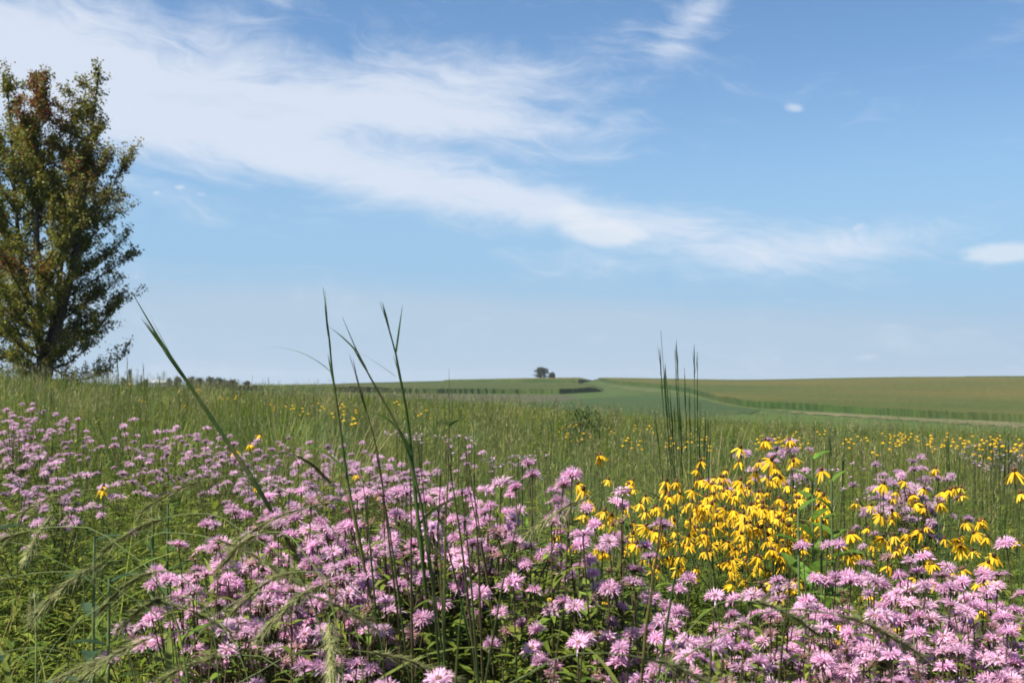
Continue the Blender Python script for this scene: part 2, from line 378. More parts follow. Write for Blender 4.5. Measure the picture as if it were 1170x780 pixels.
def maple_col(P):
    n = len(P); c = vary((.185, .19, .03), n, .2, .08); z = P[:, 2]
    r1 = np.exp(-((P[:, 0]+.15)**2/.5+(z-11.9)**2/2.6))*1.3+np.exp(-((P[:, 0]-1.7)**2/.7+(z-9.0)**2/.6))*.5+np.exp(-((P[:, 0]+.3)**2/1.2+(z-5.0)**2/.12))*.9
    red = rng.random(n) < r1*.65; c[red] = vary((.19, .045, .02), red.sum(), .25, .1)
    oc = rng.random(n) < .14; c[oc] = vary((.15, .09, .018), oc.sum(), .2, .1)
    pu = (rng.random(n) < .30*np.clip((P[:, 0]-.8)/2, 0, 1)); c[pu] = vary((.085, .04, .025), pu.sum(), .2, .1)
    return c
tl = at(50, 419, 45.5); tl[2] = float(H(tl[0], tl[1]))-.05
tb, cb, n = grow_tree(13.2, 3.2, 112, 20, 76, .092, lambda z: np.interp(z, [0, .1, .25, .5, .75, .9, 1], [.78, .84, .96, 1.06, .76, .42, .24]), maple_col, leaders=4, trunk_r=.23, up=.80, low=.07)
print('maple leaves', n)
place_tree('maple_tree', 'tall maple with ascending limbs and reddening leaves on the ridge at the left', 'tree', tl, tb, cb)
def dark_col(P): return vary((.05, .075, .016), len(P), .2, .08)
t2 = at(-48, 419, 52); t2[2] = float(H(t2[0], t2[1]))
tb, cb, n = grow_tree(9.5, 3.6, 60, 12, 50, .11, lambda z: np.interp(z, [0, .1, .25, .5, .75, .9, 1], [.95, 1, 1, .95, .72, .45, .2]), dark_col, leaders=2, trunk_r=.22, up=.45, low=.09)
place_tree('broadleaf_tree', 'dark green tree mostly cut off at the left edge behind the maple', 'tree', t2, tb, cb)
def far_tree(px, d, hpx, wpx, label, name='distant_tree', group=None, base=None, col=(.035, .055, .018), cone=False, low=.12):
    h = hpx/F*d; r = wpx/F*d/2
    def cf(P): return vary(col, len(P), .22, .08)
    env = (lambda z: np.interp(z, [0, .2, 1], [.8, 1, .05])) if cone else (lambda z: np.interp(z, [0, .15, .4, .7, .9, 1], [.55, .9, 1.05, .95, .6, .3]))
    tb, cb, n = grow_tree(h, r, 30, 8, 34/max(h/8, .5), max(.3, d*.00055), env, cf, leaders=2, trunk_r=.25, up=.45 if not cone else .1, low=low)
    p = at(px, HY, d); p[2] = float(H(p[0], p[1])) if base is None else base
    return place_tree(name, label, 'tree', p, tb, cb, group, rz=rng.uniform(0, 6))
far_tree(619, 930, 15.5, 17, 'lone round tree standing on the crest of the far hill', 'lone_tree', low=.2)
far_tree(630.5, 935, 9, 6.5, 'small bush just to the right of the lone hilltop tree', 'bush', low=.05)
ft = 'clump of trees on the far horizon at the left'
for px, w, top, cone, lab in [
    (148, 6, 421, True, 'small dark conifer on the far horizon, nearest the maple'), (141, 7, 431, False, ft),
    (167, 8, 432, False, ft), (193, 9, 430, False, ft), (203, 12, 427.5, False, ft), (219, 13, 429, False, ft), (228, 12, 430, False, ft),
    (240, 14, 430, False, ft), (250, 12, 429, False, ft), (258, 9, 433, False, ft), (266, 11, 433, False, ft), (283, 8, 434, False, ft), (162, 6, 434, False, ft)]:
    d = 620+rng.uniform(-20, 20); u, _ = ray(px, HY); g = float(H(u*d, d)); gp = HY+(ZC-g)*F/d
    far_tree(px, d, gp-(top+2.2+rng.normal(0, .8) if not cone else top), w*.9, lab if not cone else lab, 'distant_tree', 'far trees on the left horizon' if not cone else None, col=(.055, .075, .028) if rng.random() < .6 else (.095, .105, .028), cone=cone)
def box(mb, x0, x1, y0, y1, z0, z1, col, mat=0):
    V = [[x, y, z] for x in (x0, x1) for y in (y0, y1) for z in (z0, z1)]
    mb.add(V, [[0, 1, 3, 2], [4, 6, 7, 5], [0, 4, 5, 1], [2, 3, 7, 6], [0, 2, 6, 4], [1, 5, 7, 3]], col, mat, False)
d = 600; p = at(181, HY, d); g = float(H(p[0], p[1])); top = ZC+(HY-433.6)/F*d
sh = empty('farm_shed', (p[0], d, g)); tag(sh, 'long low shed with a pale roof among the far trees on the left', 'shed')
hh = top-g; mb = MB(); box(mb, -4.2, 4.2, -3, 3, 0, hh-1.6, (.45, .44, .42)); part('wall', mb.mesh('wall', [M_pale]), sh)
mb = MB(); V = [[-4.5, -3.4, hh-1.6], [4.5, -3.4, hh-1.6], [4.5, 0, hh], [-4.5, 0, hh], [-4.5, 3.4, hh-1.6], [4.5, 3.4, hh-1.6]]
mb.add(V, [[0, 1, 2, 3], [3, 2, 5, 4]], (.34, .35, .36), smooth=False); mb.add(V, [[0, 3, 4], [1, 5, 2]], (.5, .5, .5), smooth=False); part('roof', mb.mesh('roof', [M_pale]), sh)
mb = MB(); box(mb, -1.2, 1.2, -3.06, -3.003, 0, min(2.8, hh-1.8), (.2, .2, .2)); part('door', mb.mesh('door', [M_pale]), sh)
p = at(286.5, HY, 600); g = float(H(p[0], 600)); mb = MB(); mb.add(*tube([[0, 0, 0], [0, 0, 3], [0, 0, ZC+(HY-432)/F*600-g]], [.24, .22, .18], 8), (.6, .6, .58))
po = link('pale_pole', mb.mesh('pale_pole', [M_pale])); po.location = (p[0], 600, g); tag(po, 'thin pale pole at the right end of the far trees', 'pole')

# ------------------------------------------------------------------ bergamot
GREEN = (.135, .182, .028)
def lanc(t): return np.interp(t, [0, .18, .45, .8, 1], [.25, .95, 1., .45, .03])
def head_mesh(kind):
    """shaggy pompon of curved tube florets over a leafy collar"""
    mb = MB(); n = {'full': 120, 'thin': 70, 'old': 44, 'edge': 100, 'spent': 9}[kind]
    a = rng.uniform(0, 2*math.pi, n); e = np.clip(rng.normal(.42, .34, n), -.25, 1.3)
    if kind == 'edge': e = np.clip(rng.normal(.22, .22, n), -.3, .8)
    D = np.stack([np.cos(a)*np.cos(e), np.sin(a)*np.cos(e), np.sin(e)], 1)
    P = D*.006+np.array([0, 0, .002]); D2 = D+np.array([0, 0, .35])
    base = {'full': (.70, .41, .59), 'thin': (.64, .42, .56), 'old': (.46, .26, .28), 'edge': (.73, .46, .62), 'spent': (.34, .20, .18)}[kind]
    Ls = rng.uniform(.014, .026, n)*np.where(rng.random(n) < .15, 1.25, 1)
    V, Fc, c = strips(P, D2, Ls, rng.uniform(.0026, .0040, n), rng.uniform(.1, .75, n), 4, prof=lambda t: np.array([.55, .6, .8, 1.2, .25]), col=vary(base, n, .13, .05), twist=rng.uniform(-1, 1, n))
    mb.add(V, Fc, c)
    k = n//2; tip = P[:k]+nrm(D2[:k])*(Ls[:k]*.72)[:, None]                   # upper lips that arch back up
    V, Fc, c = strips(tip, D[:k]+np.array([0, 0, .9]), .011, .0022, .1, 2, col=vary(np.array(base)*1.08, k, .1, .04)); mb.add(V, Fc, c)
    mb.add(*ball((0, 0, .003), .0085, (1, 1, .75), 8, 5, .12), vary((.22, .13, .10) if kind not in ('old', 'spent') else (.16, .09, .05), 48, .2, .06), 1)
    m = 22; a = rng.uniform(0, 2*math.pi, m); r = np.sqrt(rng.uniform(0, 1, m))*.008
    V, Fc, c = strips(np.stack([np.cos(a)*r, np.sin(a)*r, np.full(m, .006)], 1), np.stack([np.cos(a)*.4, np.sin(a)*.4, np.ones(m)], 1), .006, .0022, 0, 2, col=vary((.30, .16, .14), m, .25, .08)); mb.add(V, Fc, c, 1)
    m = 7; a = np.linspace(0, 2*math.pi, m, endpoint=False)+rng.uniform(0, 1)
    V, Fc, c = strips(np.tile([0, 0, -.003], (m, 1)), np.stack([np.cos(a), np.sin(a), np.full(m, .25)], 1), rng.uniform(.014, .024, m), .0085, .35, 3, prof=lanc, col=vary((.13, .16, .06), m, .15, .06), fold=.2); mb.add(V, Fc, c, 1)
    return mb.mesh('bergamot_head_'+kind, [M_petal, M_leaf])
HEADS = [head_mesh(k) for k in ('full', 'full', 'full', 'edge', 'edge', 'edge', 'thin', 'full', 'edge', 'thin', 'full', 'edge', 'old', 'spent')]
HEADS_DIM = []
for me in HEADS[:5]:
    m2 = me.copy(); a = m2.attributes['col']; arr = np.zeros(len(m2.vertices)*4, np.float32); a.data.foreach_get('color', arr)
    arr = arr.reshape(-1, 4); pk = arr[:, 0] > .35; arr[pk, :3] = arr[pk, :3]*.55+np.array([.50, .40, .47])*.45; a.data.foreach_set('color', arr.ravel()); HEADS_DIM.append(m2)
def bergamot(nheads, leafy=1., height=1.2, spread=.10, heads=HEADS, hs=1., low=.0):
    root = empty('wild_bergamot', (0, 0, -50)); st = MB(); lf = MB(); spots = []
    bend = rng.normal(0, .035, 2); top = np.array([bend[0], bend[1], height])
    main = spline([[0, 0, 0], [bend[0]*.2, bend[1]*.2, height*.4], [bend[0]*.6+rng.normal(0, .01), bend[1]*.6, height*.75], top], 14)
    stc = (.075, .06, .03); st.add(*tube(main, np.linspace(.0034, .0015, 14), 5), stc); spots.append((top, nrm(main[-1]-main[-2])))
    for k in range(nheads-1):
        a = k*2.4+rng.uniform(-.5, .5); s = rng.uniform(.55, .86); p0 = np.array([np.interp(s, np.linspace(0, 1, 14), main[:, i]) for i in range(3)])
        rch = rng.uniform(.5, 1.3)*spread; tz = height-rng.uniform(.01, .17)-(.1 if rng.random() < .3 else 0)
        tip = np.array([p0[0]+math.cos(a)*rch, p0[1]+math.sin(a)*rch, tz]); mid = p0*.45+tip*.55+np.array([math.cos(a)*.012, math.sin(a)*.012, -.01])
        pts = spline([p0, mid, tip], 8); st.add(*tube(pts, np.linspace(.0022, .0013, 8), 4), stc); spots.append((tip, nrm(tip-mid)))
        for s2 in (.35, .7):
            q = pts[int(s2*7)]; aa = rng.uniform(0, 6.28)
            for g_ in (0, math.pi):
                V, Fc, c = strips(q, [math.cos(aa+g_), math.sin(aa+g_), .35], rng.uniform(.028, .045), .012, .4, 3, prof=lanc, col=vary(GREEN, 1, .18, .08), fold=.25); lf.add(V, Fc, c)
    npair = int(20*leafy); zs = np.linspace(.12, .95, npair)*height
    for i, z in enumerate(zs):
        p0 = np.array([np.interp(z, main[:, 2], main[:, j]) for j in range(3)]); aa = i*1.57+rng.uniform(-.35, .35); L_ = np.interp(z/height, [.1, .4, .8, 1], [.055, .085, .07, .03])*rng.uniform(.8, 1.25)
        for g_ in (0, math.pi):
            V, Fc, c = strips(p0, [math.cos(aa+g_), math.sin(aa+g_), rng.uniform(.1, .7)], L_, L_*.30, rng.uniform(.25, .75), 4, prof=lanc, col=vary(GREEN, 1, .2, .09), fold=.25); lf.add(V, Fc, c)
            if z < .86*height and rng.random() < .8:      # little shoots in the leaf axils
                for kk in range(5):
                    a3 = aa+g_+rng.uniform(-1.2, 1.2); V, Fc, c = strips(p0+np.array([math.cos(aa+g_), math.sin(aa+g_), .6])*rng.uniform(.01, .05), [math.cos(a3), math.sin(a3), rng.uniform(.1, 1.2)], rng.uniform(.02, .045), .011, .3, 3, prof=lanc, col=vary(np.array(GREEN)*1.1, 1, .2, .08), fold=.25); lf.add(V, Fc, c)
    part('stem', st.mesh('stem', [M_stem]), root); part('leaves', lf.mesh('leaves', [M_leaf]), root)
    for (p, dr) in spots:
        h = part('flower_head', heads[rng.integers(len(heads))], root); h.location = p
        q = Vector((dr[0]*.8, dr[1]*.8, 1)).to_track_quat('Z', 'Y').to_euler(); h.rotation_euler = (q[0]+rng.normal(0, .18), q[1]+rng.normal(0, .18), rng.uniform(0, 6.28)); h.scale = (hs*rng.uniform(.56, .86),)*2+(hs*rng.uniform(.50, .76),)
    root['height'] = height; return root
BV = [bergamot(k, height=1.2) for k in (7, 8, 9, 7, 6, 10, 7, 5)]
BS = [bergamot(k, 1.35, height=1.2, spread=.07) for k in (3, 4, 5, 4, 5)]
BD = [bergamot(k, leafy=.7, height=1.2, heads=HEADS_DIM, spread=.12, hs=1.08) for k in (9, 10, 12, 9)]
used = set()
def put(protos, top, label, cat, group, tilt=.04, zoff=0.):
    """stand one plant so that its tip comes to `top`"""
    pr = protos[rng.integers(len(protos))]; o = pr if pr not in used else copy_tree(pr); used.add(pr)
    lx, ly = rng.normal(0, tilt, 2); g = float(H(top[0], top[1])); hgt = max(.3, top[2]-g); s = hgt/pr['height']
    o.location = (top[0]-ly*hgt, top[1]+lx*hgt, g-.01); o.rotation_euler = (lx, ly, rng.uniform(0, 6.28)); s2 = .55*s+.45
    o.scale = (s2, s2, s); tag(o, label, cat, group); return o
BERG = 'wild bergamot'
def drift(poly, n, dfun, label, group, protos=BV, jit=.06, spread=.5, tilt=.04):
    for px, py in sample_poly(poly, n, spread):
        d = dfun(px, py)*(1+rng.normal(0, jit)); put(protos, at(px, py, d), label, BERG, group, tilt)
lin = lambda y0, d0, y1, d1: (lambda px, py: float(np.interp(py, [y0, y1], [d0, d1])))
drift([(222, 583), (335, 562), (420, 545), (560, 560), (560, 600), (430, 640), (400, 690), (320, 700), (235, 690), (215, 645)], 62, lin(560, 3.0, 700, 2.25),
      'wild bergamot with lilac heads in the crowded drift just behind the nodding rye', 'bergamot in the front left drift', BV)
drift([(150, 790), (225, 745), (300, 725), (440, 715), (470, 790), (330, 800)], 18, lin(725, 1.95, 790, 1.8),
      'wild bergamot with large near heads along the bottom edge under the nodding rye', 'bergamot along the bottom edge')
drift([(440, 560), (540, 545), (600, 512), (680, 525), (715, 560), (760, 630), (830, 690), (780, 740), (660, 715), (600, 670), (600, 620), (500, 600)], 50, lin(515, 2.9, 740, 2.1),
      'leafy wild bergamot in the tall centre stand in front of the yellow coneflowers', 'bergamot in the centre stand', BS)
drift([(600, 760), (700, 720), (860, 700), (880, 790), (620, 800)], 10, lin(700, 2.2, 790, 1.9),
      'wild bergamot at the foot of the centre stand, close to the bottom edge', 'bergamot at the foot of the centre stand')
drift([(850, 690), (890, 655), (960, 618), (1080, 602), (1180, 608), (1190, 800), (880, 800), (860, 720)], 78, lin(590, 3.0, 790, 1.95),
      'wild bergamot with pale lilac heads in the broad front drift on the right', 'bergamot in the front right drift')
drift([(-20, 458), (60, 462), (150, 478), (310, 498), (540, 505), (545, 545), (430, 545), (300, 540), (140, 540), (60, 560), (-20, 545)], 68, lin(455, 8.5, 560, 4.4),
      'small-headed mauve wild bergamot in the drift on the rising ground at the left', 'bergamot drift on the rising ground', BD, .10, .4)
drift([(1002, 535), (1020, 520), (1045, 515), (1078, 535), (1060, 552), (1010, 550)], 10, lin(515, 5.5, 550, 4.9),
      'mauve wild bergamot clump behind the right-hand yellow coneflowers', 'bergamot clump behind the right coneflowers', BD)
drift([(862, 500), (935, 500), (930, 520), (870, 525)], 4, lin(500, 5.5, 520, 5.0),
      'dusky wild bergamot rising behind the top of the yellow coneflower stand', 'bergamot behind the coneflower stand', BD)

def head_only(mb, P, s, col):
    """simplified far flower: a ragged little tuft"""
    n = len(P); k = 9
    a = rng.uniform(0, 6.28, (n, k)); D = np.stack([np.cos(a), np.sin(a), rng.uniform(.0, 1.6, (n, k))], -1).reshape(-1, 3)
    V, Fc, c = strips(np.repeat(P, k, 0), D, s, s*.35, .3, 2, col=vary(col, n*k, .15, .05)); mb.add(V, Fc, c)
far = MB(); n = 420                                                    # the pale far drifts nobody could count
poly = [(1085, 515), (1130, 503), (1200, 508), (1200, 545), (1120, 535)]; q = sample_poly(poly, 150, .2)
P = np.array([at(x, y, np.interp(y, [503, 545], [13, 7.5])*rng.uniform(.95, 1.05)) for x, y in q])
q2 = sample_poly([(560, 545), (600, 530), (640, 520), (520, 520), (430, 492), (540, 500)], 60, .2); P = np.concatenate([P, [at(x, y, rng.uniform(5, 8)) for x, y in q2]])
q3 = sample_poly([(870, 540), (960, 530), (1000, 530), (1000, 580), (930, 590)], 26, .2); P = np.concatenate([P, [at(x, y, rng.uniform(4.3, 6)) for x, y in q3]])
head_only(far, P, .021, (.44, .31, .40))
G0 = H(P[:, 0], P[:, 1]); st = P.copy(); st[:, 2] = G0
V, Fc, c = strips(st, P-st, np.linalg.norm(P-st, axis=1), .004, 0, 2, prof=lambda t: np.ones_like(t), col=vary((.07, .07, .03), len(P))); far.add(V, Fc, c, 1)
link('distant_bergamot', far.mesh('distant_bergamot', [M_petal, M_leaf]), kind='stuff', label='hazy mauve bergamot flowers scattered in the middle distance')

# ------------------------------------------------------------------ yellow coneflowers
def cone_head(full=1.):
    mb = MB(); n = rng.integers(9, 14); a = np.linspace(0, 6.283, n, endpoint=False)+rng.normal(0, .12, n)
    D = np.stack([np.cos(a), np.sin(a), rng.uniform(-1.5, -.15, n)], 1)
    V, Fc, c = strips(D*np.array([.006, .006, 0])[None], D, rng.uniform(.024, .034, n), rng.uniform(.009, .013, n), rng.uniform(.35, .8, n), 4,
                      prof=lambda t: np.interp(t, [0, .2, .7, 1], [.4, .9, 1, .45]), col=vary(((.76, .46, .02), (.66, .36, .015), (.80, .52, .04))[rng.integers(3)], n, .12, .05), fold=.12); mb.add(V, Fc, c)
    cm = MB(); cm.add(*ball((0, 0, .006), .0075, (1, 1, 1.35), 10, 7, .08), vary((.075, .035, .015), 80, .35, .1))
    return mb.mesh('coneflower_petals', [M_yellow]), cm.mesh('coneflower_cone', [M_stem])
CH = [cone_head() for _ in range(8)]
def coneflower(nh, height=1.2, leafy=1.):
    root = empty('yellow_coneflower', (0, 0, -50)); st = MB(); lf = MB(); spots = []
    main = spline([[0, 0, 0], [.01, .0, .5*height], [rng.normal(0, .03), rng.normal(0, .03), height]], 12); st.add(*tube(main, np.linspace(.003, .0012, 12), 5), (.06, .09, .025)); spots.append(main[-1])
    for k in range(nh-1):
        a = k*2.4+rng.uniform(0, 1); s = rng.uniform(.5, .85); p0 = np.array([np.interp(s, np.linspace(0, 1, 12), main[:, i]) for i in range(3)])
        tip = p0+np.array([math.cos(a)*rng.uniform(.04, .13), math.sin(a)*rng.uniform(.04, .13), 0]); tip[2] = height-rng.uniform(.01, .22)
        pts = spline([p0, (p0+tip)/2+np.array([math.cos(a)*.02, math.sin(a)*.02, 0]), tip], 8); st.add(*tube(pts, np.linspace(.0017, .001, 8), 4), (.06, .09, .025)); spots.append(tip)
    nl = int(22*leafy)
    for i in range(nl):
        z = rng.uniform(.08, .85)*height; p0 = np.array([np.interp(z, main[:, 2], main[:, j]) for j in range(3)]); a = i*2.4+rng.uniform(-.3, .3); L_ = rng.uniform(.06, .12)*(1.2-z/height*.6)
        ax = nrm(np.array([math.cos(a), math.sin(a), .6]))
        for t, sd in ((0, 0), (.35, .8), (.35, -.8), (.6, .7), (.6, -.7)):
            b = p0+ax*L_*t; dr = [math.cos(a+sd), math.sin(a+sd), .45]; V, Fc, c = strips(b, dr, L_*(1 if sd == 0 else .5), L_*(.13 if sd else .10), .4, 3, prof=lanc, col=vary((.11, .16, .025), 1, .18, .07), fold=.2); lf.add(V, Fc, c)
    part('stem', st.mesh('stem', [M_stem]), root); part('leaves', lf.mesh('leaves', [M_leaf]), root)
    for p in spots:
        pm, cm = CH[rng.integers(len(CH))]; h = part('flower_head', pm, root); h.location = p; h.rotation_euler = (rng.normal(0, .28), rng.normal(0, .28), rng.uniform(0, 6.28)); h.scale = (rng.uniform(.44, .66),)*3
        cc = part('cone', cm, h); cc.scale = (1.3,)*3
    root['height'] = height; return root
CV = [coneflower(k) for k in (5, 6, 7, 4, 6, 5)]
CL_ = [coneflower(2), coneflower(1), coneflower(2)]
CF = 'yellow coneflower'
def cones(poly, n, dfun, label, group, protos=CV, spread=.5):
    for px, py in sample_poly(poly, n, spread): put(protos, at(px, py, dfun(px, py)*(1+rng.normal(0, .05))), label, CF, group, .05)
cones([(735, 545), (790, 545), (830, 528), (885, 522), (910, 560), (925, 588), (900, 600), (850, 585), (780, 572), (740, 562)], 58, lin(515, 4.3, 620, 3.2),
      'yellow coneflower in the dense golden stand right of centre', 'coneflowers in the dense golden stand')
cones([(985, 555), (1010, 540), (1060, 530), (1105, 535), (1105, 565), (1040, 575), (1000, 570)], 12, lin(530, 4.2, 590, 3.6),
      'yellow coneflower in the smaller patch above the right bergamot drift', 'coneflowers in the small right patch')
cones([(1060, 590), (1160, 590), (1150, 640), (900, 690), (900, 650)], 7, lin(590, 3.5, 690, 2.9), 'yellow coneflower half hidden among the right bergamot heads', 'coneflowers among the right bergamot')
for px, py, d, lab in [(890, 502, 3.6, 'taller yellow coneflower with a dark cone rising above the golden stand'), (912, 500, 3.5, 'tall yellow coneflower at the upper right tip of the golden stand'),
                       (1165, 536, 3.0, 'yellow coneflower with drooping petals at the right edge of the meadow'), (1172, 545, 3.1, 'yellow coneflower cut by the right edge, under its taller neighbour'),
                       (318, 494, 5.2, 'yellow coneflower alone among the mauve bergamot left of the tall stalks'), (330, 503, 5.0, 'second yellow coneflower beside the lone one in the left bergamot'),
                       (125, 552, 4.2, 'pale yellow coneflower low in the green left of the bergamot drift'), (132, 556, 4.0, 'small yellow coneflower just right of the pale one in the green'),
                       (402, 540, 4.4, 'small yellow coneflower at the feet of the tall grass stalks'), (680, 545, 3.8, 'yellow coneflower in the sparse left fringe of the golden stand'), (718, 518, 3.3, 'yellow coneflower topping the bergamot at the left tip of the golden stand'),
                       (655, 585, 3.1, 'yellow coneflower between the heads of the centre bergamot stand'), (675, 548, 3.6, 'yellow coneflower nearest the centre bergamot stand')]:
    put(CL_ if px < 500 else CV, at(px, py, d), lab, CF, None, .03)
def small_cone():
    mb = MB(); mb.add(*tube([[0, 0, 0], [.01, 0, .6], [0, 0, 1.]], [.004, .003, .002], 4), (.06, .09, .025))
    for k in range(4):
        c0 = np.array([rng.normal(0, .09), rng.normal(0, .09), 1-rng.uniform(0, .12)]) if k else np.array([0, 0, 1.])
        if k: mb.add(*tube([[0, 0, .7], c0], [.0025, .002], 3), (.06, .09, .025))
        n = 8; a = np.linspace(0, 6.283, n, endpoint=False); D = np.stack([np.cos(a), np.sin(a), np.full(n, -.35)], 1)
        V, Fc, c = strips(np.tile(c0, (n, 1)), D, .023, .012, .5, 2, prof=lambda t: np.array([.6, 1., .5]), col=vary((.74, .46, .02), n, .1, .04)); mb.add(V, Fc, c, 1)
        mb.add(*ball(c0+[0, 0, .006], .007, (1, 1, 1.3), 6, 4), (.06, .03, .015))
    V, Fc, c = strips(np.stack([0*np.ones(10), 0*np.ones(10), rng.uniform(.1, .8, 10)], 1), np.stack([*(rng.normal(0, 1, (2, 10))), np.ones(10)*.6], 1), .12, .02, .4, 3, prof=lanc, col=vary(GREEN, 10)); mb.add(V, Fc, c)
    return mb.mesh('far_coneflower', [M_stem, M_yellow])
SC = [small_cone() for _ in range(4)]
def far_cones(poly, n, d0, d1, label, group):
    for px, py in sample_poly(poly, n, .3):
        ys = [q[1] for q in poly]; d = np.interp(py, [min(ys), max(ys)], [d1, d0])*rng.uniform(.9, 1.1); p = at(px, py, d); g = float(H(p[0], p[1])); h = p[2]-g
        if h < .5 or h > 1.9: h = float(np.clip(h, .7, 1.5))
        o = link('yellow_coneflower', SC[rng.integers(4)]); o.location = (p[0], p[1], g); o.rotation_euler.z = rng.uniform(0, 6.28); o.scale = (.9, .9, h); tag(o, label, CF, group)
far_cones([(850, 497), (900, 490), (1170, 495), (1170, 510), (1000, 505), (870, 507)], 44, 11, 22, 'small far yellow coneflower in the band below the green pasture', 'far coneflowers below the pasture')
far_cones([(640, 478), (840, 485), (840, 510), (640, 500)], 14, 10, 24, 'tiny yellow coneflower in the pale grass below the bean field', 'far coneflowers in the pale grass')
far_cones([(0, 428), (300, 445), (450, 452), (540, 480), (400, 480), (0, 452)], 20, 12, 34, 'tiny yellow coneflower dotted over the grassy rise at the left', 'far coneflowers on the grassy rise')

# ------------------------------------------------------------------ milkweed and other broad-leaved plants
def broadleaf(top, nl, L_, W_, col, label, height=None, name='milkweed', up=.8, tilt=(0, 0)):
    g = float(H(top[0], top[1])); h = top[2]-g; root = empty(name, (top[0], top[1], g)); st = MB(); lf = MB()
    main = spline([[-tilt[0], -tilt[1], 0], [-tilt[0]*.5, -tilt[1]*.5, h*.5], [0, 0, h]], 8); st.add(*tube(main, np.linspace(.006, .003, 8), 6), (.10, .14, .05))
    for i in range(nl):
        z = h*(1-.62*(i/nl)**.9)-.01; a = (i//2)*1.57+rng.uniform(-.25, .25)+.4; p0 = np.array([np.interp(z, main[:, 2], main[:, 0]), np.interp(z, main[:, 2], main[:, 1]), z]); k = .45+.55*min(1, i/6)
        a += math.pi*(i % 2); l = L_*k*rng.uniform(.85, 1.15)
        V, Fc, c = strips(p0, [math.cos(a), math.sin(a), up*rng.uniform(.7, 1.4)], l, W_*k, rng.uniform(.15, .4), 6, prof=lambda t: np.interp(t, [0, .1, .35, .65, .9, 1], [.2, .7, 1, .9, .4, .05]), col=vary(col, 1, .12, .05), fold=.3); lf.add(V, Fc, c)
    part('stem', st.mesh('stem', [M_stem]), root); part('leaves', lf.mesh('leaves', [M_leaf]), root); tag(root, label, name.replace('_', ' ')); return root
MG = (.11, .20, .03)
broadleaf(at(928, 522, 3.4), 18, .16, .055, MG, 'tall upright milkweed with broad leaves at the right end of the golden stand')
broadleaf(at(950, 548, 3.3), 14, .15, .055, MG, 'milkweed with broad leaves, shorter, beside the tall upright one')
broadleaf(at(912, 580, 3.0), 12, .15, .06, MG, 'milkweed with the widest leaves, in front of its two neighbours')
broadleaf(at(938, 590, 3.0), 12, .13, .05, MG, 'low bright milkweed just above the right bergamot heads')
broadleaf(at(108, 612, 2.3), 12, .12, .05, (.045, .085, .04), 'bluish green milkweed standing in the grass at the left', up=.55)
broadleaf(at(125, 660, 2.1), 8, .12, .045, (.04, .08, .035), 'low dull milkweed under the bluish green one at the left', up=.5)
broadleaf(at(-14, 600, 1.6), 10, .13, .05, (.03, .055, .022), 'dark broad-leaved milkweed cut off by the left edge', up=.3)
broadleaf(at(192, 575, 3.0), 26, .09, .028, (.05, .10, .022), 'bushy dark green forb beside the front left bergamot drift', name='leafy_forb', up=.6)
broadleaf(at(175, 590, 3.1), 22, .09, .028, (.045, .09, .022), 'second leafy forb, in the shade left of the bushy one', name='leafy_forb', up=.6)

# ------------------------------------------------------------------ nodding wild rye
def rye(nod=.22, height=1.15, lean=.1, headlen=.15):
    root = empty('nodding_rye', (0, 0, -50)); st = MB()
    ctrl = [[0, 0, 0], [.01, 0, height*.5], [lean*.5, 0, height*.88], [lean+nod*.25, 0, height*.985], [lean+nod*.62, 0, height*1.0], [lean+nod*1.05, 0, height*.982], [lean+nod*1.42, 0, height*.945]]
    pts = spline(ctrl, 40); st.add(*tube(pts, np.linspace(.0022, .0007, 40), 5), (.10, .13, .04)); part('stem', st.mesh('stem', [M_stem]), root)
    seg = np.concatenate([[0], np.cumsum(np.linalg.norm(np.diff(pts, axis=0), axis=1))]); tot = seg[-1]; n = 330; s = rng.uniform(tot-headlen, tot, n)
    P = np.stack([np.interp(s, seg, pts[:, i]) for i in range(3)], 1); T = nrm(np.stack([np.interp(s, seg, np.gradient(pts[:, i])) for i in range(3)], 1))
    hm = MB(); D = T*1.0+rng.normal(0, .22, (n, 3)); V, Fc, c = strips(P, D, rng.uniform(.009, .015, n), .0032, 0, 2, prof=lambda t: np.array([.6, 1, .2]), col=vary((.24, .26, .09), n, .2, .06)); hm.add(V, Fc, c)
    D = T*1.0+rng.normal(0, .33, (n, 3)); V, Fc, c = strips(P, D, rng.uniform(.018, .036, n), .0010, .1, 3, col=vary((.29, .29, .14), n, .2, .06)); hm.add(V, Fc, c)
    part('seed_head', hm.mesh('seed_head', [M_seed]), root)
    for k in range(4):
        z = height*rng.uniform(.3, .8); a = rng.uniform(0, 6.28); p0 = [np.interp(z, pts[:20, 2], pts[:20, 0]), 0, z]; bm = MB()
        V, Fc, c = strips(p0, [math.cos(a), math.sin(a), 1.3], rng.uniform(.24, .42), rng.uniform(.009, .015), rng.uniform(.3, .8), 8, prof=lambda t: np.interp(t, [0, .15, .5, 1], [.6, 1, .85, .05]), col=vary((.16, .21, .04), 1, .15, .06), fold=.25, twist=rng.uniform(-1, 1)); bm.add(V, Fc, c)
        part('leaf_blade', bm.mesh('leaf_blade', [M_leaf]), root)
    root['height'] = height*.99; root['peak'] = lean+nod*.4; return root
RV = [rye(.20, 1.15, .06), rye(.26, 1.15, .12, .16), rye(.15, 1.15, .03, .13), rye(.24, 1.15, .2, .14), rye(.18, 1.15, .10, .12)]
def put_rye(top, az, label, group=None):
    pr = RV[rng.integers(len(RV))]; o = pr if pr not in used else copy_tree(pr); used.add(pr); g = float(H(top[0], top[1])); s = (top[2]-g)/pr['height']
    pk = pr['peak']; o.location = (top[0]-math.cos(az)*pk, top[1]-math.sin(az)*pk, g-.01); o.rotation_euler = (0, 0, az); o.scale = (1, 1, s); tag(o, label, 'wild rye', group)
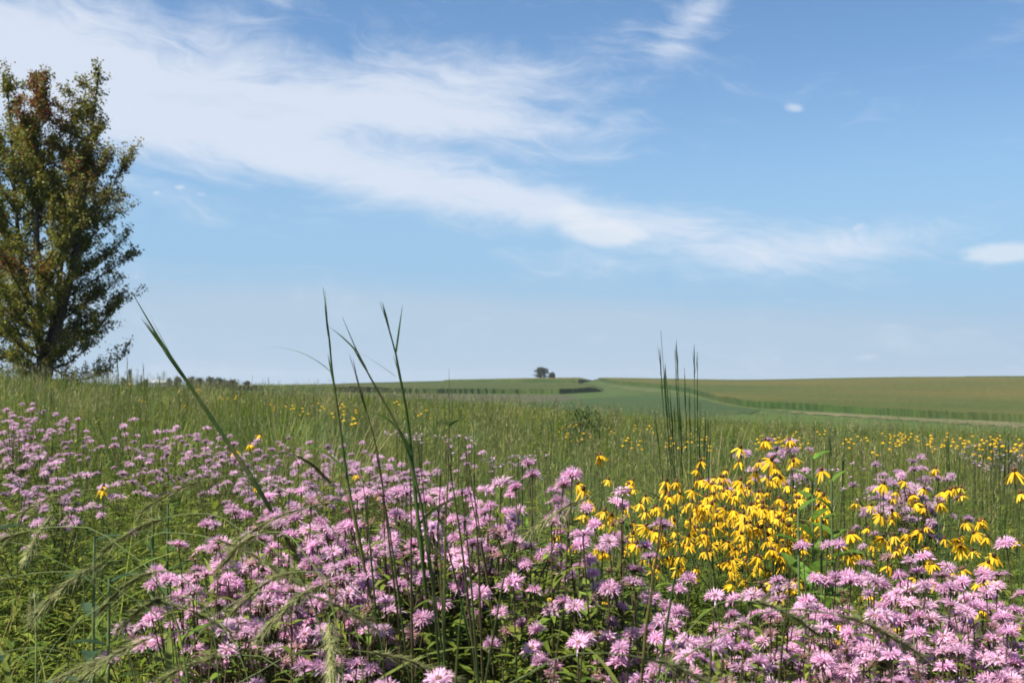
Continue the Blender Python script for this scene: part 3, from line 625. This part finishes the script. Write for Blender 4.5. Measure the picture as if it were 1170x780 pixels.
for px, py, d, az in [(105, 605, 1.75, 3.2), (95, 655, 1.6, 3.4), (40, 690, 1.5, 2.9), (250, 590, 1.9, 3.0), (205, 655, 1.6, 3.3), (285, 678, 1.6, 0.1), (330, 612, 1.7, 3.1), (60, 740, 1.35, 3.0), (170, 745, 1.35, 3.6),
                      (300, 750, 1.35, 3.3), (340, 745, 1.4, .2), (120, 690, 1.5, .3), (150, 640, 1.8, 3.9), (375, 700, 1.45, 4.2), (395, 665, 1.6, 4.6), (230, 720, 1.4, 3.1), (20, 620, 2.0, 3.3), (180, 610, 1.9, .4),
                      (75, 585, 2.3, 3.1), (310, 520, 2.6, .2), (290, 545, 2.4, 3.0), (130, 560, 2.6, 3.2), (410, 575, 2.1, 3.3), (365, 655, 1.6, 2.6), (225, 685, 1.5, 2.8)][::1]:
    put_rye(at(px, py, max(d, 1.75)*1.08), az+rng.normal(0, .6), 'nodding wild rye with a bristly arching seed head among the grasses at the lower left', 'nodding wild rye at the lower left')
for px, py, d, az in [(820, 690, 1.9, .4), (735, 560, 2.3, 3.6), (640, 750, 1.5, .2), (870, 700, 1.6, 0.2)]:
    put_rye(at(px, py, d), az, 'nodding wild rye arching over the bergamot at the centre and right front', 'nodding wild rye over the centre bergamot')

# ------------------------------------------------------------------ tall single grass stalks
def stalk(points, d, wpx, label, col=(.055, .10, .022), feather=6, flen=70, name='tall_grass_stalk', blades=(), sheath=0, group=None, droop=False, dirs=1.):
    """points run from the tip down; the stalk goes on to the ground below"""
    pts = np.array([at(x, y, d+q) for (x, y), q in zip(points, np.linspace(-.06, .04, len(points)))]); last = pts[-1]; dr = nrm(pts[-1]-pts[-2]); g = float(H(last[0], last[1]))
    g = float(H(last[0], last[1])); root_p = np.array([last[0]+dr[0]/max(.3, -dr[2])*(last[2]-g)*.42, last[1]+.5, 0.]); root_p[2] = g = float(H(root_p[0], root_p[1])); q_ = last[2]-g
    ctrl = list(pts)+[last+(root_p-last)*np.array([.5, .3, .3]), last+(root_p-last)*np.array([.85, .65, .66]), root_p]
    o = empty(name, root_p); c = spline(ctrl, 34)-root_p; pxm = d/F
    rad = np.interp(np.linspace(0, 1, 34), [0, .05, .15, .3, .5, 1], [.05, .22, .45, .5, .26, .12])*wpx*pxm*(1+rng.normal(0, .05, 34)); rad[[9, 15, 21, 27]] *= 1.35
    mb = MB(); cv = np.repeat(np.array(col)[None], 34, 0); dry = np.clip(np.convolve(rng.normal(0, 1, 38), np.ones(5)/3, 'valid'), 0, 1)[:, None]*.6; cv = cv*(1-dry)+np.array([.17, .13, .05])*dry; mb.add(*tube(c, rad, 6), np.repeat(cv, 6, 0)*rng.uniform(.9, 1.1, (34*6, 1))); part('stalk', mb.mesh('stalk', [M_stem]), o)
    T = nrm(c[0]-c[3])
    if feather:
        L_ = flen*pxm; hm = MB(); n = feather; s = rng.uniform(.35, 1.3, n)*L_; seg = np.concatenate([[0], np.cumsum(np.linalg.norm(np.diff(c, axis=0), axis=1))])
        P = np.stack([np.interp(s, seg, c[:, i]) for i in range(3)], 1); Tn = nrm(np.stack([-np.gradient(c[:, i]) for i in range(3)], 1)); Ti = nrm(np.stack([np.interp(s, seg, Tn[:, i]) for i in range(3)], 1))
        V, Fc, cc = strips(P, Ti+rng.normal(0, .05, (n, 3)), rng.uniform(.3, .6, n)*L_*.8, wpx*.6*pxm, 0, 5, side=nrm(np.cross(Ti, rng.normal(0, 1, (n, 3)))), prof=lambda t: np.interp(t, [0, .3, .7, 1], [.5, 1, .6, .04]), col=vary(np.array(col)*np.array([1.1, .95, 1.1]), n, .15, .06)); hm.add(V, Fc, cc)
        part('seed_head', hm.mesh('seed_head', [M_leaf]), o)
    for (sx, sy, ang, L_, w, bd) in blades:
        p0 = at(sx, sy, d)-root_p; bm = MB(); V, Fc, cc = strips(p0, [math.cos(ang), rng.uniform(-.2, .2), math.sin(ang)], L_*pxm, w*pxm, bd, 10, side=np.array([0.35, 1, 0.]) if abs(math.sin(ang)) < .7 else np.array([1, .35, 0]), prof=lambda t: np.interp(t, [0, .1, .5, 1], [.6, 1, .8, .04]), col=vary((.075, .13, .03), 1, .1, .05), fold=.2); bm.add(V, Fc, cc)
        part('leaf_blade', bm.mesh('leaf_blade', [M_leaf]), o)
    tag(o, label, 'grass stalk', group); return o
stalk([(152, 336), (185, 392), (222, 448), (262, 508), (305, 575)], 2.9, 5.4, 'thickest grass stalk, leaning left across the sky from the bergamot', feather=7, flen=150, blades=[(196, 408, 2.2, 55, 2.5, .05)])
stalk([(369, 328), (375, 375), (379, 420), (386, 470), (398, 555), (415, 640)], 2.3, 4.2, 'upright grass stalk with a long leaf arching to its left', feather=6, flen=95, blades=[(378, 425, 2.4, 88, 3, .35), (395, 540, 2.2, 90, 4, .5)])
stalk([(391, 362), (412, 410), (432, 447), (460, 500), (480, 570), (492, 650)], 2.3, 4.0, 'grass stalk leaning left, second from the upright one', feather=7, flen=90, blades=[(408, 402, 2.3, 45, 2, .1), (440, 465, .4, 100, 4, .5)])
stalk([(434, 345), (449, 390), (457, 430), (466, 480), (474, 560), (485, 660)], 2.3, 4.6, 'tall grass stalk with a split tip nearest the middle of the picture', feather=8, flen=85, blades=[(452, 405, 1.45, 60, 2.4, .0), (452, 430, 2.5, 50, 2, .05), (470, 520, 1.9, 90, 4, .4), (478, 600, .9, 100, 4, .5)])
stalk([(399, 405), (410, 440), (422, 480), (432, 520), (440, 580)], 1.9, 2.4, 'thin dark seedy stalk between the leaning grass stalks', col=(.05, .045, .02), feather=14, flen=60)
stalk([(513, 420), (513, 480), (512, 540), (508, 640)], 2.2, 2.2, 'single thin upright stalk just left of the middle', feather=3, flen=30, blades=[(513, 487, 1.9, 25, 3, .6), (513, 487, .9, 25, 3, .6)])
stalk([(617, 520), (600, 560), (588, 610), (570, 690)], 1.7, 2.6, 'short dark stalk leaning right in front of the centre bergamot', feather=4, flen=50, col=(.06, .08, .025))
stalk([(764, 520), (757, 580), (748, 650), (738, 720), (732, 790)], 1.5, 4.0, 'reddish brown stalk standing in front of the golden stand', feather=0, col=(.10, .075, .03))
stalk([(798, 545), (790, 590), (776, 640), (764, 700)], 1.6, 3.6, 'green stalk just right of the reddish brown one', feather=0, col=(.07, .11, .03))
stalk([(735, 660), (722, 720), (716, 790)], 1.5, 3.2, 'short brown stalk low in the centre bergamot', feather=0, col=(.08, .06, .03))
stalk([(905, 640), (898, 700), (890, 780)], 1.6, 3.0, 'dark stalk at the left side of the right bergamot drift', feather=0, col=(.06, .07, .03))
stalk([(655, 570), (652, 640), (640, 720), (632, 780)], 1.6, 2.4, 'thin dark stalk in front of the centre bergamot', feather=0, col=(.05, .06, .03))
stalk([(540, 640), (527, 700), (520, 790)], 1.5, 3.5, 'near green stalk in the shaded grass at the bottom centre', feather=0)
for k in range(14):
    x = rng.uniform(395, 545); y = rng.uniform(500, 575); ln = rng.normal(0, .12)
    stalk([(x, y), (x+ln*60+4, y+60), (x+ln*140+8, y+150)], rng.uniform(1.9, 2.6), rng.uniform(2, 3.2), 'slender grass stem in the thin screen before the front left bergamot', feather=4, flen=45, name='slender_grass', group='slender stems in the screen', col=(.06, .10, .03) if rng.random() < .6 else (.09, .08, .04))

# ------------------------------------------------------------------ grass clump
def clump(px, py_base, d, label, stems, name='grass_clump', col=(.04, .08, .022), nbl=170, bl=.75, wide=.10):
    base = at(px, py_base, d); g = float(H(base[0], base[1])); o = empty(name, (base[0], base[1], g)); tag(o, label, 'grass clump'); pxm = d/F
    for (tx, ty, bx) in stems:
        t = at(tx, ty, d)-np.array([base[0], base[1], g]); b = np.array([(bx-px)*pxm*.5, rng.uniform(-.05, .05), 0]); mid = b*.5+t*.5+np.array([(b[0]-t[0])*.18, 0, 0])
        c = spline([b, mid, t], 16); mb = MB(); mb.add(*tube(c, np.linspace(.0025, .0008, 16), 4), vary(col, 64, .1, .05))
        n = 9; s = rng.uniform(.8, .97, n); P = np.stack([np.interp(s, np.linspace(0, 1, 16), c[:, i]) for i in range(3)], 1); T = nrm(c[-1]-c[-3])
        V, Fc, cc = strips(P, T+rng.normal(0, .05, (n, 3)), .09, .005, 0, 3, col=vary(np.array(col)*1.1, n)); mb.add(V, Fc, cc)
        part('stalk', mb.mesh('stalk', [M_leaf]), o)
    a = rng.uniform(0, 6.28, nbl); r = rng.uniform(0, wide, nbl); P = np.stack([np.cos(a)*r, np.sin(a)*r, 0*a], 1); D = np.stack([np.cos(a)*.16, np.sin(a)*.16, np.ones(nbl)], 1)+rng.normal(0, .05, (nbl, 3))
    lb = MB(); V, Fc, cc = strips(P, D, rng.uniform(.6, 1.3, nbl)*bl, .008, rng.uniform(.02, .3, nbl), 6, col=vary(np.array(col)*1.35, nbl, .2, .08)); lb.add(V, Fc, cc); part('leaves', lb.mesh('leaves', [M_grass]), o); return o
clump(788, 560, 4.6, 'tall dark bluestem clump with upright stalks rising into the sky behind the coneflowers',
      [(755, 378, 775), (753, 398, 772), (771, 400, 785), (773, 396, 788), (782, 420, 792), (793, 395, 803), (797, 402, 800), (758, 430, 778), (765, 440, 782), (806, 470, 806), (788, 450, 793), (776, 455, 788), (800, 460, 803), (760, 380+35, 781), (748, 470, 776), (812, 480, 808)], bl=1.05)
clump(790, 540, 5.6, 'pale grass clump behind the tall dark bluestem', [(770, 470, 775), (810, 475, 805)], bl=.9, wide=.3, nbl=260, col=(.06, .10, .035))
for k, (x, y0, dd, lab) in enumerate([(143, 402, 9, 'thin upright grass stalks against the sky right of the maple'), (167, 415, 12, 'thin grass stalks on the skyline in front of the far trees'), (112, 408, 14, 'low thin grass stalks on the ridge just right of the maple trunk'),
                                      (955, 492, 6, 'sparse stalks rising in front of the pasture'), (1085, 490, 6, 'thin dark stalks near the pasture at the right'), (1140, 500, 5, 'thin stalks near the right edge of the meadow'), (640, 470, 14, 'thin stalks in the middle distance below the lone tree')]):
    clump(x, y0+70, dd, lab, [(x+rng.uniform(-14, 14), y0+rng.uniform(-8, 22), x) for _ in range(4)], bl=.7, nbl=20, col=(.075, .11, .035))
MC = []
for k in range(4):
    c0 = clump(585, 560, 4, 'leafy grass clump standing a little above the middle meadow', [], bl=[.9, 1.0, .8, 1.1][k], nbl=170, wide=.16, col=((.09, .135, .022), (.12, .155, .03), (.10, .145, .06), (.15, .15, .05))[k]); c0['group'] = 'grass clumps of the middle meadow'; MC.append(c0)
for k in range(40):
    d = math.exp(rng.uniform(math.log(6.5), math.log(38))); px = rng.uniform(-40, 1210); c0 = MC[k % 4] if k < 4 else copy_tree(MC[k % 4]); x = (px-CX)/F*d
    c0.location = (x, d, float(H(x, d))); c0.rotation_euler.z = rng.uniform(0, 6.28); c0.scale = (rng.uniform(1, 2.2),)*2+(rng.uniform(.95, 1.2),)
def bush(px, py, d, w, h, label):
    P = []; o = empty('bush', at(px, py, d)); g = float(H(o.location.x, o.location.y)); o.location.z = g; tag(o, label, 'bush'); n = 1500
    q = nrm(rng.normal(0, 1, (n, 3)))*rng.uniform(.4, 1, (n, 1))**.5*np.array([w/2, w/2, h/2])*(1+.25*np.sin(rng.uniform(0, 6, (n, 1))))+np.array([0, 0, h*.55]); mb = MB()
    V, Fc, c = strips(q, rng.normal(0, 1, (n, 3)), .07, .03, .2, 3, prof=lanc, col=vary((.03, .07, .015), n, .2, .07), fold=.2); mb.add(V, Fc, c); part('foliage', mb.mesh('foliage', [M_leaf]), o)
    sb = MB()
    for k in range(7): sb.add(*tube([[0, 0, 0], [rng.normal(0, w*.12), rng.normal(0, w*.12), h*.4], [rng.normal(0, w*.3), rng.normal(0, w*.3), h*.85]], [.012, .008, .003], 4), (.07, .06, .04))
    part('stems', sb.mesh('stems', [M_bark]), o)
bush(1138, 503, 20, 1.1, 1.0, 'dark green bush at the edge of the green pasture on the right')
bush(665, 478, 24, .9, 1.2, 'dark green bush standing in the middle distance below the bean field')

# ------------------------------------------------------------------ uncountable cover
def wedge(n, d0, d1, k=.62, power=1.):
    """points in the view wedge with a little margin, density falling with distance"""
    t = rng.uniform(0, 1, n); d = np.exp(math.log(d0)+(math.log(d1)-math.log(d0))*t**power); x = rng.uniform(-1, 1, n)*(.58*d+1.1); return x, d
def canopy(x, y):
    """height of the herb layer by place (metres)"""
    px = CX+F*x/y
    h = np.interp(y, [1.2, 2, 3, 5, 9, 20, 60], [.88, .92, .95, .95, .95, .92, .95])
    left = np.clip((330-px)/250, 0, 1)*np.clip((6-y)/3, 0, 1); h = h-.12*left
    return h+.05*noise2(x, y, 1.7, 3)+.10*noise2(x, y, .55, 9)*np.clip((y-4)/4, 0, 1)
def cover(name, n, d0, d1, fn, mats, **kw):
    mb = MB(); fn(mb, n, d0, d1); return link(name, mb.mesh(name, mats), kind='stuff', **kw)
def grass(mb, n, d0, d1, w0=.0055, cols_=((.148, .192, .024), (.190, .215, .036), (.098, .148, .022), (.28, .25, .10)), probs=(.45, .25, .2, .10), hs=1., nseg=5, top=1.0):
    x, y = wedge(n, d0, d1); g = H(x, y); cnp = canopy(x, y)*hs
    N_ = noise2(x, y, .5, 5)
    a = rng.uniform(0, 6.28, n); ln = rng.uniform(.03, .32, n); D = np.stack([np.cos(a)*ln, np.sin(a)*ln, np.ones(n)], 1)
    L_ = cnp*np.clip(rng.normal(.92, .18, n), .45, 1.3)*top; W = np.maximum(w0, y*.00062)*rng.uniform(.6, 1.3, n)
    pick = rng.choice(len(cols_), n, p=probs); c = np.array(cols_)[pick]; c = c*np.exp(rng.normal(0, .16, (n, 1)))*(1+.30*N_[:, None]*np.array([1.2, .6, .6]))
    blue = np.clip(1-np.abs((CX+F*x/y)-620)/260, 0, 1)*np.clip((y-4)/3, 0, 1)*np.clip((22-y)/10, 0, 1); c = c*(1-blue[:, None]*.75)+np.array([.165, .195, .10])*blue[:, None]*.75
    V, Fc, cc = strips(np.stack([x, y, g-.02], 1), D, L_, W, rng.uniform(.02, .45, n), nseg, col=np.clip(c, .01, .6), twist=rng.uniform(-1.5, 1.5, n)); mb.add(V, Fc, cc)
cover('meadow_grass', 34000, 1.15, 7, lambda mb, n, a, b: (grass(mb, n, a, b), grass(mb, 62000, 5, 26, .005, nseg=4, hs=1.), grass(mb, 85000, 20, 75, .008, nseg=3)), [M_grass], label='mixed green prairie grass filling the whole meadow')
def herbs(mb, n, d0, d1):
    x, y = wedge(n, d0, d1); g = H(x, y); cnp = canopy(x, y); s = 14; N_ = len(x)
    zt = cnp*np.clip(rng.normal(.86, .10, N_), .5, 1.08)
    base = np.stack([x, y, g], 1); k = s; t = rng.uniform(.3, 1, (N_, k)); lean = rng.normal(0, .05, (N_, 2))
    P = np.stack([x[:, None]+lean[:, :1]*t, y[:, None]+lean[:, 1:]*t, g[:, None]+zt[:, None]*t], -1).reshape(-1, 3)
    a = rng.uniform(0, 6.28, len(P)); D = np.stack([np.cos(a), np.sin(a), rng.uniform(.1, 1.1, len(P))], 1)
    kind = np.repeat(rng.random(N_) < .5, k); L_ = np.where(kind, .055, .075)*rng.uniform(.6, 1.4, len(P)); W = L_*np.where(kind, .34, .16); yy = np.repeat(y, k); W = np.maximum(W, yy*.0006); L_ = np.maximum(L_, yy*.002)
    c0 = np.array([(.118, .172, .018), (.160, .20, .026), (.09, .14, .022), (.18, .195, .03)])[np.repeat(rng.integers(0, 4, N_), k)]
    V, Fc, cc = strips(P, D, L_, W, rng.uniform(.1, .7, len(P)), 3, prof=lanc, col=c0*np.exp(rng.normal(0, .18, (len(P), 1))), fold=.2); mb.add(V, Fc, cc)
    V, Fc, cc = strips(base, np.stack([lean[:, 0], lean[:, 1], zt], 1), zt, np.maximum(.003, y*.0005), 0, 3, prof=lambda t: np.array([1, 1, .8, .5]), col=vary((.08, .09, .035), N_, .2, .1)); mb.add(V, Fc, cc)
cover('broad_grass', 3400, 1.2, 5, lambda mb, n, a, b: grass(mb, n, a, b, .011, ((.16, .21, .03), (.21, .24, .045), (.12, .17, .03), (.26, .25, .09)), hs=1.12, nseg=7), [M_grass], label='broad arching grass blades among the flowers')
cover('undergrowth', 7600, 1.3, 5, lambda mb, n, a, b: (herbs(mb, n, a, b), herbs(mb, 9000, 4, 22)), [M_leaf], label='leafy green undergrowth between the flowers')
def seedy(mb, n, d0, d1):
    x, y = wedge(n, d0, d1); g = H(x, y); h = canopy(x, y)*rng.uniform(1.0, 1.32, n); a = rng.uniform(0, 6.28, n); D = np.stack([np.cos(a)*.08, np.sin(a)*.08, np.ones(n)], 1)
    px = CX+F*x/y; W = np.maximum(.0022, y*.0003)
    V, Fc, cc = strips(np.stack([x, y, g], 1), D, h, W, .03, 4, prof=lambda t: np.array([1, 1, .9, .8, .5]), col=vary((.15, .17, .07), n, .25, .12)); mb.add(V, Fc, cc)
    k = 5; P = np.stack([x, y, g+h*.97], 1)+D*0; P = np.repeat(P, k, 0)-np.repeat(D, k, 0)*np.tile(np.linspace(0, .16, k), n)[:, None]; a2 = rng.uniform(0, 6.28, n*k); D2 = np.stack([np.cos(a2)*.4, np.sin(a2)*.4, np.ones(n*k)], 1)
    V, Fc, cc = strips(P, D2, .05, np.repeat(np.maximum(.003, y*.00045), k), .1, 2, col=vary((.22, .20, .10), n*k, .3, .1)); mb.add(V, Fc, cc)
cover('seeding_grass', 2200, 4.5, 14, lambda mb, n, a, b: (seedy(mb, n, a, b), seedy(mb, 7000, 12, 60)), [M_seed], label='fine seeding grass stems standing above the meadow')

def build_haze():
    m = bpy.data.materials.new('haze'); m.use_nodes = True; nt = m.node_tree; nt.nodes.clear(); o = nt.nodes.new('ShaderNodeOutputMaterial'); v = nt.nodes.new('ShaderNodeVolumePrincipled')
    v.inputs['Density'].default_value = HAZE; v.inputs['Color'].default_value = (.88, .93, 1., 1); v.inputs['Anisotropy'].default_value = .2; nt.links.new(v.outputs[0], o.inputs['Volume'])
    mb = MB(); z0 = float(Hg.min())-1.; box(mb, -6100, 6100, -6100, 6100, z0, 60., (1, 1, 1)); link('haze', mb.mesh('haze', [m]), kind='stuff')
HAZE = .00009
if HAZE: build_haze()
# ------------------------------------------------------------------ sky, sun, camera
w = bpy.data.worlds.new('World'); scn.world = w; w.use_nodes = True; nt = w.node_tree; nt.nodes.clear(); N = nt.nodes.new; L = nt.links.new
def val(x): return x
def M(op, a, b=None, c=None, clamp=False):
    n = N('ShaderNodeMath'); n.operation = op; n.use_clamp = clamp
    for i, v in enumerate((a, b, c)):
        if v is None: continue
        if isinstance(v, (int, float)): n.inputs[i].default_value = v
        else: L(v, n.inputs[i])
    return n.outputs[0]
tc = N('ShaderNodeTexCoord'); sp = N('ShaderNodeSeparateXYZ'); L(tc.outputs['Generated'], sp.inputs[0])
az = M('ARCTAN2', sp.outputs[0], sp.outputs[1]); el = M('ARCSINE', sp.outputs[2])
def azel(px, py):
    u, v = ray(px, py); v3 = Vector((u, 1, v)).normalized(); return math.atan2(v3.x, v3.y), math.asin(v3.z)
def comb(a, b, c=0.):
    n = N('ShaderNodeCombineXYZ')
    for i, v in enumerate((a, b, c)):
        if isinstance(v, (int, float)): n.inputs[i].default_value = v
        else: L(v, n.inputs[i])
    return n.outputs[0]
def noise(vec, scale, detail=7, rough=.6, dist=0.):
    n = N('ShaderNodeTexNoise'); n.inputs['Scale'].default_value = scale; n.inputs['Detail'].default_value = detail; n.inputs['Roughness'].default_value = rough; n.inputs['Distortion'].default_value = dist; L(vec, n.inputs['Vector']); return n.outputs['Fac']
# streaks run a little downwards to the right
ca, sa = math.cos(R(-9)), math.sin(R(-9))
us = M('ADD', M('MULTIPLY', az, ca), M('MULTIPLY', el, -sa*-1)); vs = M('ADD', M('MULTIPLY', az, -sa), M('MULTIPLY', el, ca))
wn = noise(comb(M('MULTIPLY', az, 6), M('MULTIPLY', el, 14)), 1., 3, .5)
warp = M('MULTIPLY', M('SUBTRACT', wn, .5), .10)
fib = noise(comb(M('MULTIPLY', us, 5.5), M('MULTIPLY', M('ADD', vs, warp), 30), 3.7), 1., 12, .68, .22)
puff = noise(comb(M('MULTIPLY', az, 16), M('MULTIPLY', el, 34), 1.3), 1., 8, .6, .3)
def blob(px, py, rx, ry, rot, amp):
    a0, e0 = azel(px, py); c, s = math.cos(R(rot)), math.sin(R(rot))          # rot: degrees, positive = falls to the right
    dx = M('SUBTRACT', az, a0); dy = M('SUBTRACT', el, e0)
    X = M('SUBTRACT', M('MULTIPLY', dx, c), M('MULTIPLY', dy, s)); Y = M('ADD', M('MULTIPLY', dx, s), M('MULTIPLY', dy, c))
    q = M('ADD', M('POWER', M('ABSOLUTE', M('MULTIPLY', X, F/rx)), 2.), M('POWER', M('ABSOLUTE', M('MULTIPLY', Y, F/ry)), 2.))
    return M('MULTIPLY', M('EXPONENT', M('MULTIPLY', q, -1.)), amp)
def total(lst):
    t = None
    for b in lst: t = blob(*b) if t is None else M('ADD', t, blob(*b))
    return t
def sstep(x, lo, hi):
    n = N('ShaderNodeMapRange'); n.interpolation_type = 'SMOOTHSTEP'; n.inputs[1].default_value = lo; n.inputs[2].default_value = hi; L(x, n.inputs[0]); return n.outputs[0]
big = total([(60, 60, 330, 80, 8, .62), (300, 120, 300, 60, 4, .66), (540, 95, 190, 52, -4, .72), (240, 165, 220, 36, 8, .4), (480, 205, 210, 26, 9, .72), (650, 245, 150, 24, 9, .72),
             (-200, 60, 260, 120, 0, .8), (830, 290, 200, 36, 2, .52), (1000, 275, 130, 20, -6, .48), (560, 140, 140, 14, 3, .5), (780, 40, 60, 26, -50, .55), (808, 12, 26, 12, 0, .4), (700, 180, 60, 8, 0, .25)])
wisp = sstep(M('ADD', big, M('ADD', M('MULTIPLY', M('SUBTRACT', fib, .5), 2.2), M('MULTIPLY', M('SUBTRACT', puff, .5), .9))), .02, 1.30)
low = total([(280, 368, 420, 46, 2, 1.0), (640, 376, 420, 42, 3, .85), (1050, 372, 300, 30, 0, .4), (585, 452, 2600, 75, 0, 1.0)])
lowd = sstep(M('ADD', low, M('MULTIPLY', M('SUBTRACT', fib, .5), .7)), .0, 1.5)
pf = total([(693, 266, 54, 16, 2, 1.2), (1140, 289, 50, 13, 0, 1.2), (640, 243, 60, 12, 6, .5), (560, 364, 50, 5, 0, .4), (1060, 400, 60, 5, 0, .35), (907, 124, 18, 9, 10, .85), (980, 260, 14, 6, -30, .55), (990, 408, 18, 5, 0, .6), (205, 214, 9, 4, 0, .7), (178, 220, 7, 4, 0, .6), (231, 222, 10, 5, 0, .65), (888, 409, 12, 4, 0, .5), (655, 236, 20, 9, 0, .4), (150, 317, 16, 6, 0, .5), (808, 14, 26, 12, 0, .5)])
puffs = sstep(M('ADD', pf, M('MULTIPLY', M('SUBTRACT', puff, .5), 1.3)), .38, .95)
sky = N('ShaderNodeTexSky'); sky.sky_type = 'NISHITA'; sky.sun_disc = False; sky.sun_elevation = math.asin(SUN.z); sky.sun_rotation = math.atan2(SUN.x, SUN.y)
sky.altitude = 300; sky.air_density = 1.0; sky.dust_density = .6; sky.ozone_density = 1.6
hs = N('ShaderNodeHueSaturation'); hs.inputs['Saturation'].default_value = 1.18; L(sky.outputs[0], hs.inputs['Color']); SKY = hs.outputs[0]
def mix(fac, a, bcol):
    n = N('ShaderNodeMix'); n.data_type = 'RGBA'
    if isinstance(fac, (int, float)): n.inputs[0].default_value = fac
    else: L(fac, n.inputs[0])
    L(a, n.inputs[6])
    if isinstance(bcol, tuple): n.inputs[7].default_value = (*bcol, 1)
    else: L(bcol, n.inputs[7])
    return n.outputs[2]
SK = .075
CL = tuple(v/SK for v in (.385, .415, .47)); CL2 = tuple(v/SK for v in (.232, .304, .380)); CL3 = tuple(v/SK for v in (.42, .44, .47))
gr = N('ShaderNodeMapRange'); gr.interpolation_type = 'SMOOTHSTEP'; gr.inputs[1].default_value = azel(585, 60)[1]; gr.inputs[2].default_value = azel(585, 400)[1]; gr.inputs[3].default_value = 0; gr.inputs[4].default_value = .92; L(el, gr.inputs[0])
c = mix(gr.outputs[0], SKY, tuple(v/SK for v in (.150, .258, .388))); c = mix(M('MULTIPLY', lowd, .95), c, CL2); c = mix(M('MULTIPLY', wisp, .84), c, CL); c = mix(M('MULTIPLY', puffs, .62), c, CL3)
bg = N('ShaderNodeBackground'); bg.inputs[1].default_value = SK; L(c, bg.inputs[0]); wo = N('ShaderNodeOutputWorld'); L(bg.outputs[0], wo.inputs[0])

sd = bpy.data.lights.new('sun', 'SUN'); sd.energy = 5.0; sd.angle = R(.5); sd.color = (1., .94, .82); so = bpy.data.objects.new('sun', sd); COL.objects.link(so)
so.rotation_euler = (-SUN).to_track_quat('-Z', 'Y').to_euler(); so.location = (0, 0, 30)
cam = bpy.data.cameras.new('camera'); co = bpy.data.objects.new('camera', cam); COL.objects.link(co); scn.camera = co
cam.lens = 36*F/1170; cam.sensor_width = 36; cam.clip_end = 20000; cam.clip_start = .05
co.location = (0, 0, ZC); co.rotation_euler = (math.pi/2+PITCH, 0, 0)
cam.dof.use_dof = True; cam.dof.focus_distance = 3.6; cam.dof.aperture_fstop = 10.
scn.view_settings.view_transform = 'Standard'; scn.view_settings.look = 'None'; scn.view_settings.gamma = 1; scn.view_settings.exposure = 1.0
scn.render.engine = 'CYCLES'; cy = scn.cycles; cy.max_bounces = 6; cy.diffuse_bounces = 4; cy.glossy_bounces = 2; cy.transmission_bounces = 4; cy.use_denoising = True; cy.filter_width = 1.7
cy.sample_clamp_indirect = 4.
for o in [o for o in COL.objects if o.parent is None and o.name.split('.')[0] in ('nodding_rye', 'yellow_coneflower', 'wild_bergamot') and 'label' not in o]:
    for c in KIDS.get(o, []):                                  # a pattern plant that found no place
        for g in KIDS.get(c, []): bpy.data.objects.remove(g)
        bpy.data.objects.remove(c)
    bpy.data.objects.remove(o)
bpy.context.view_layer.update()
print('objects', len(scn.objects))
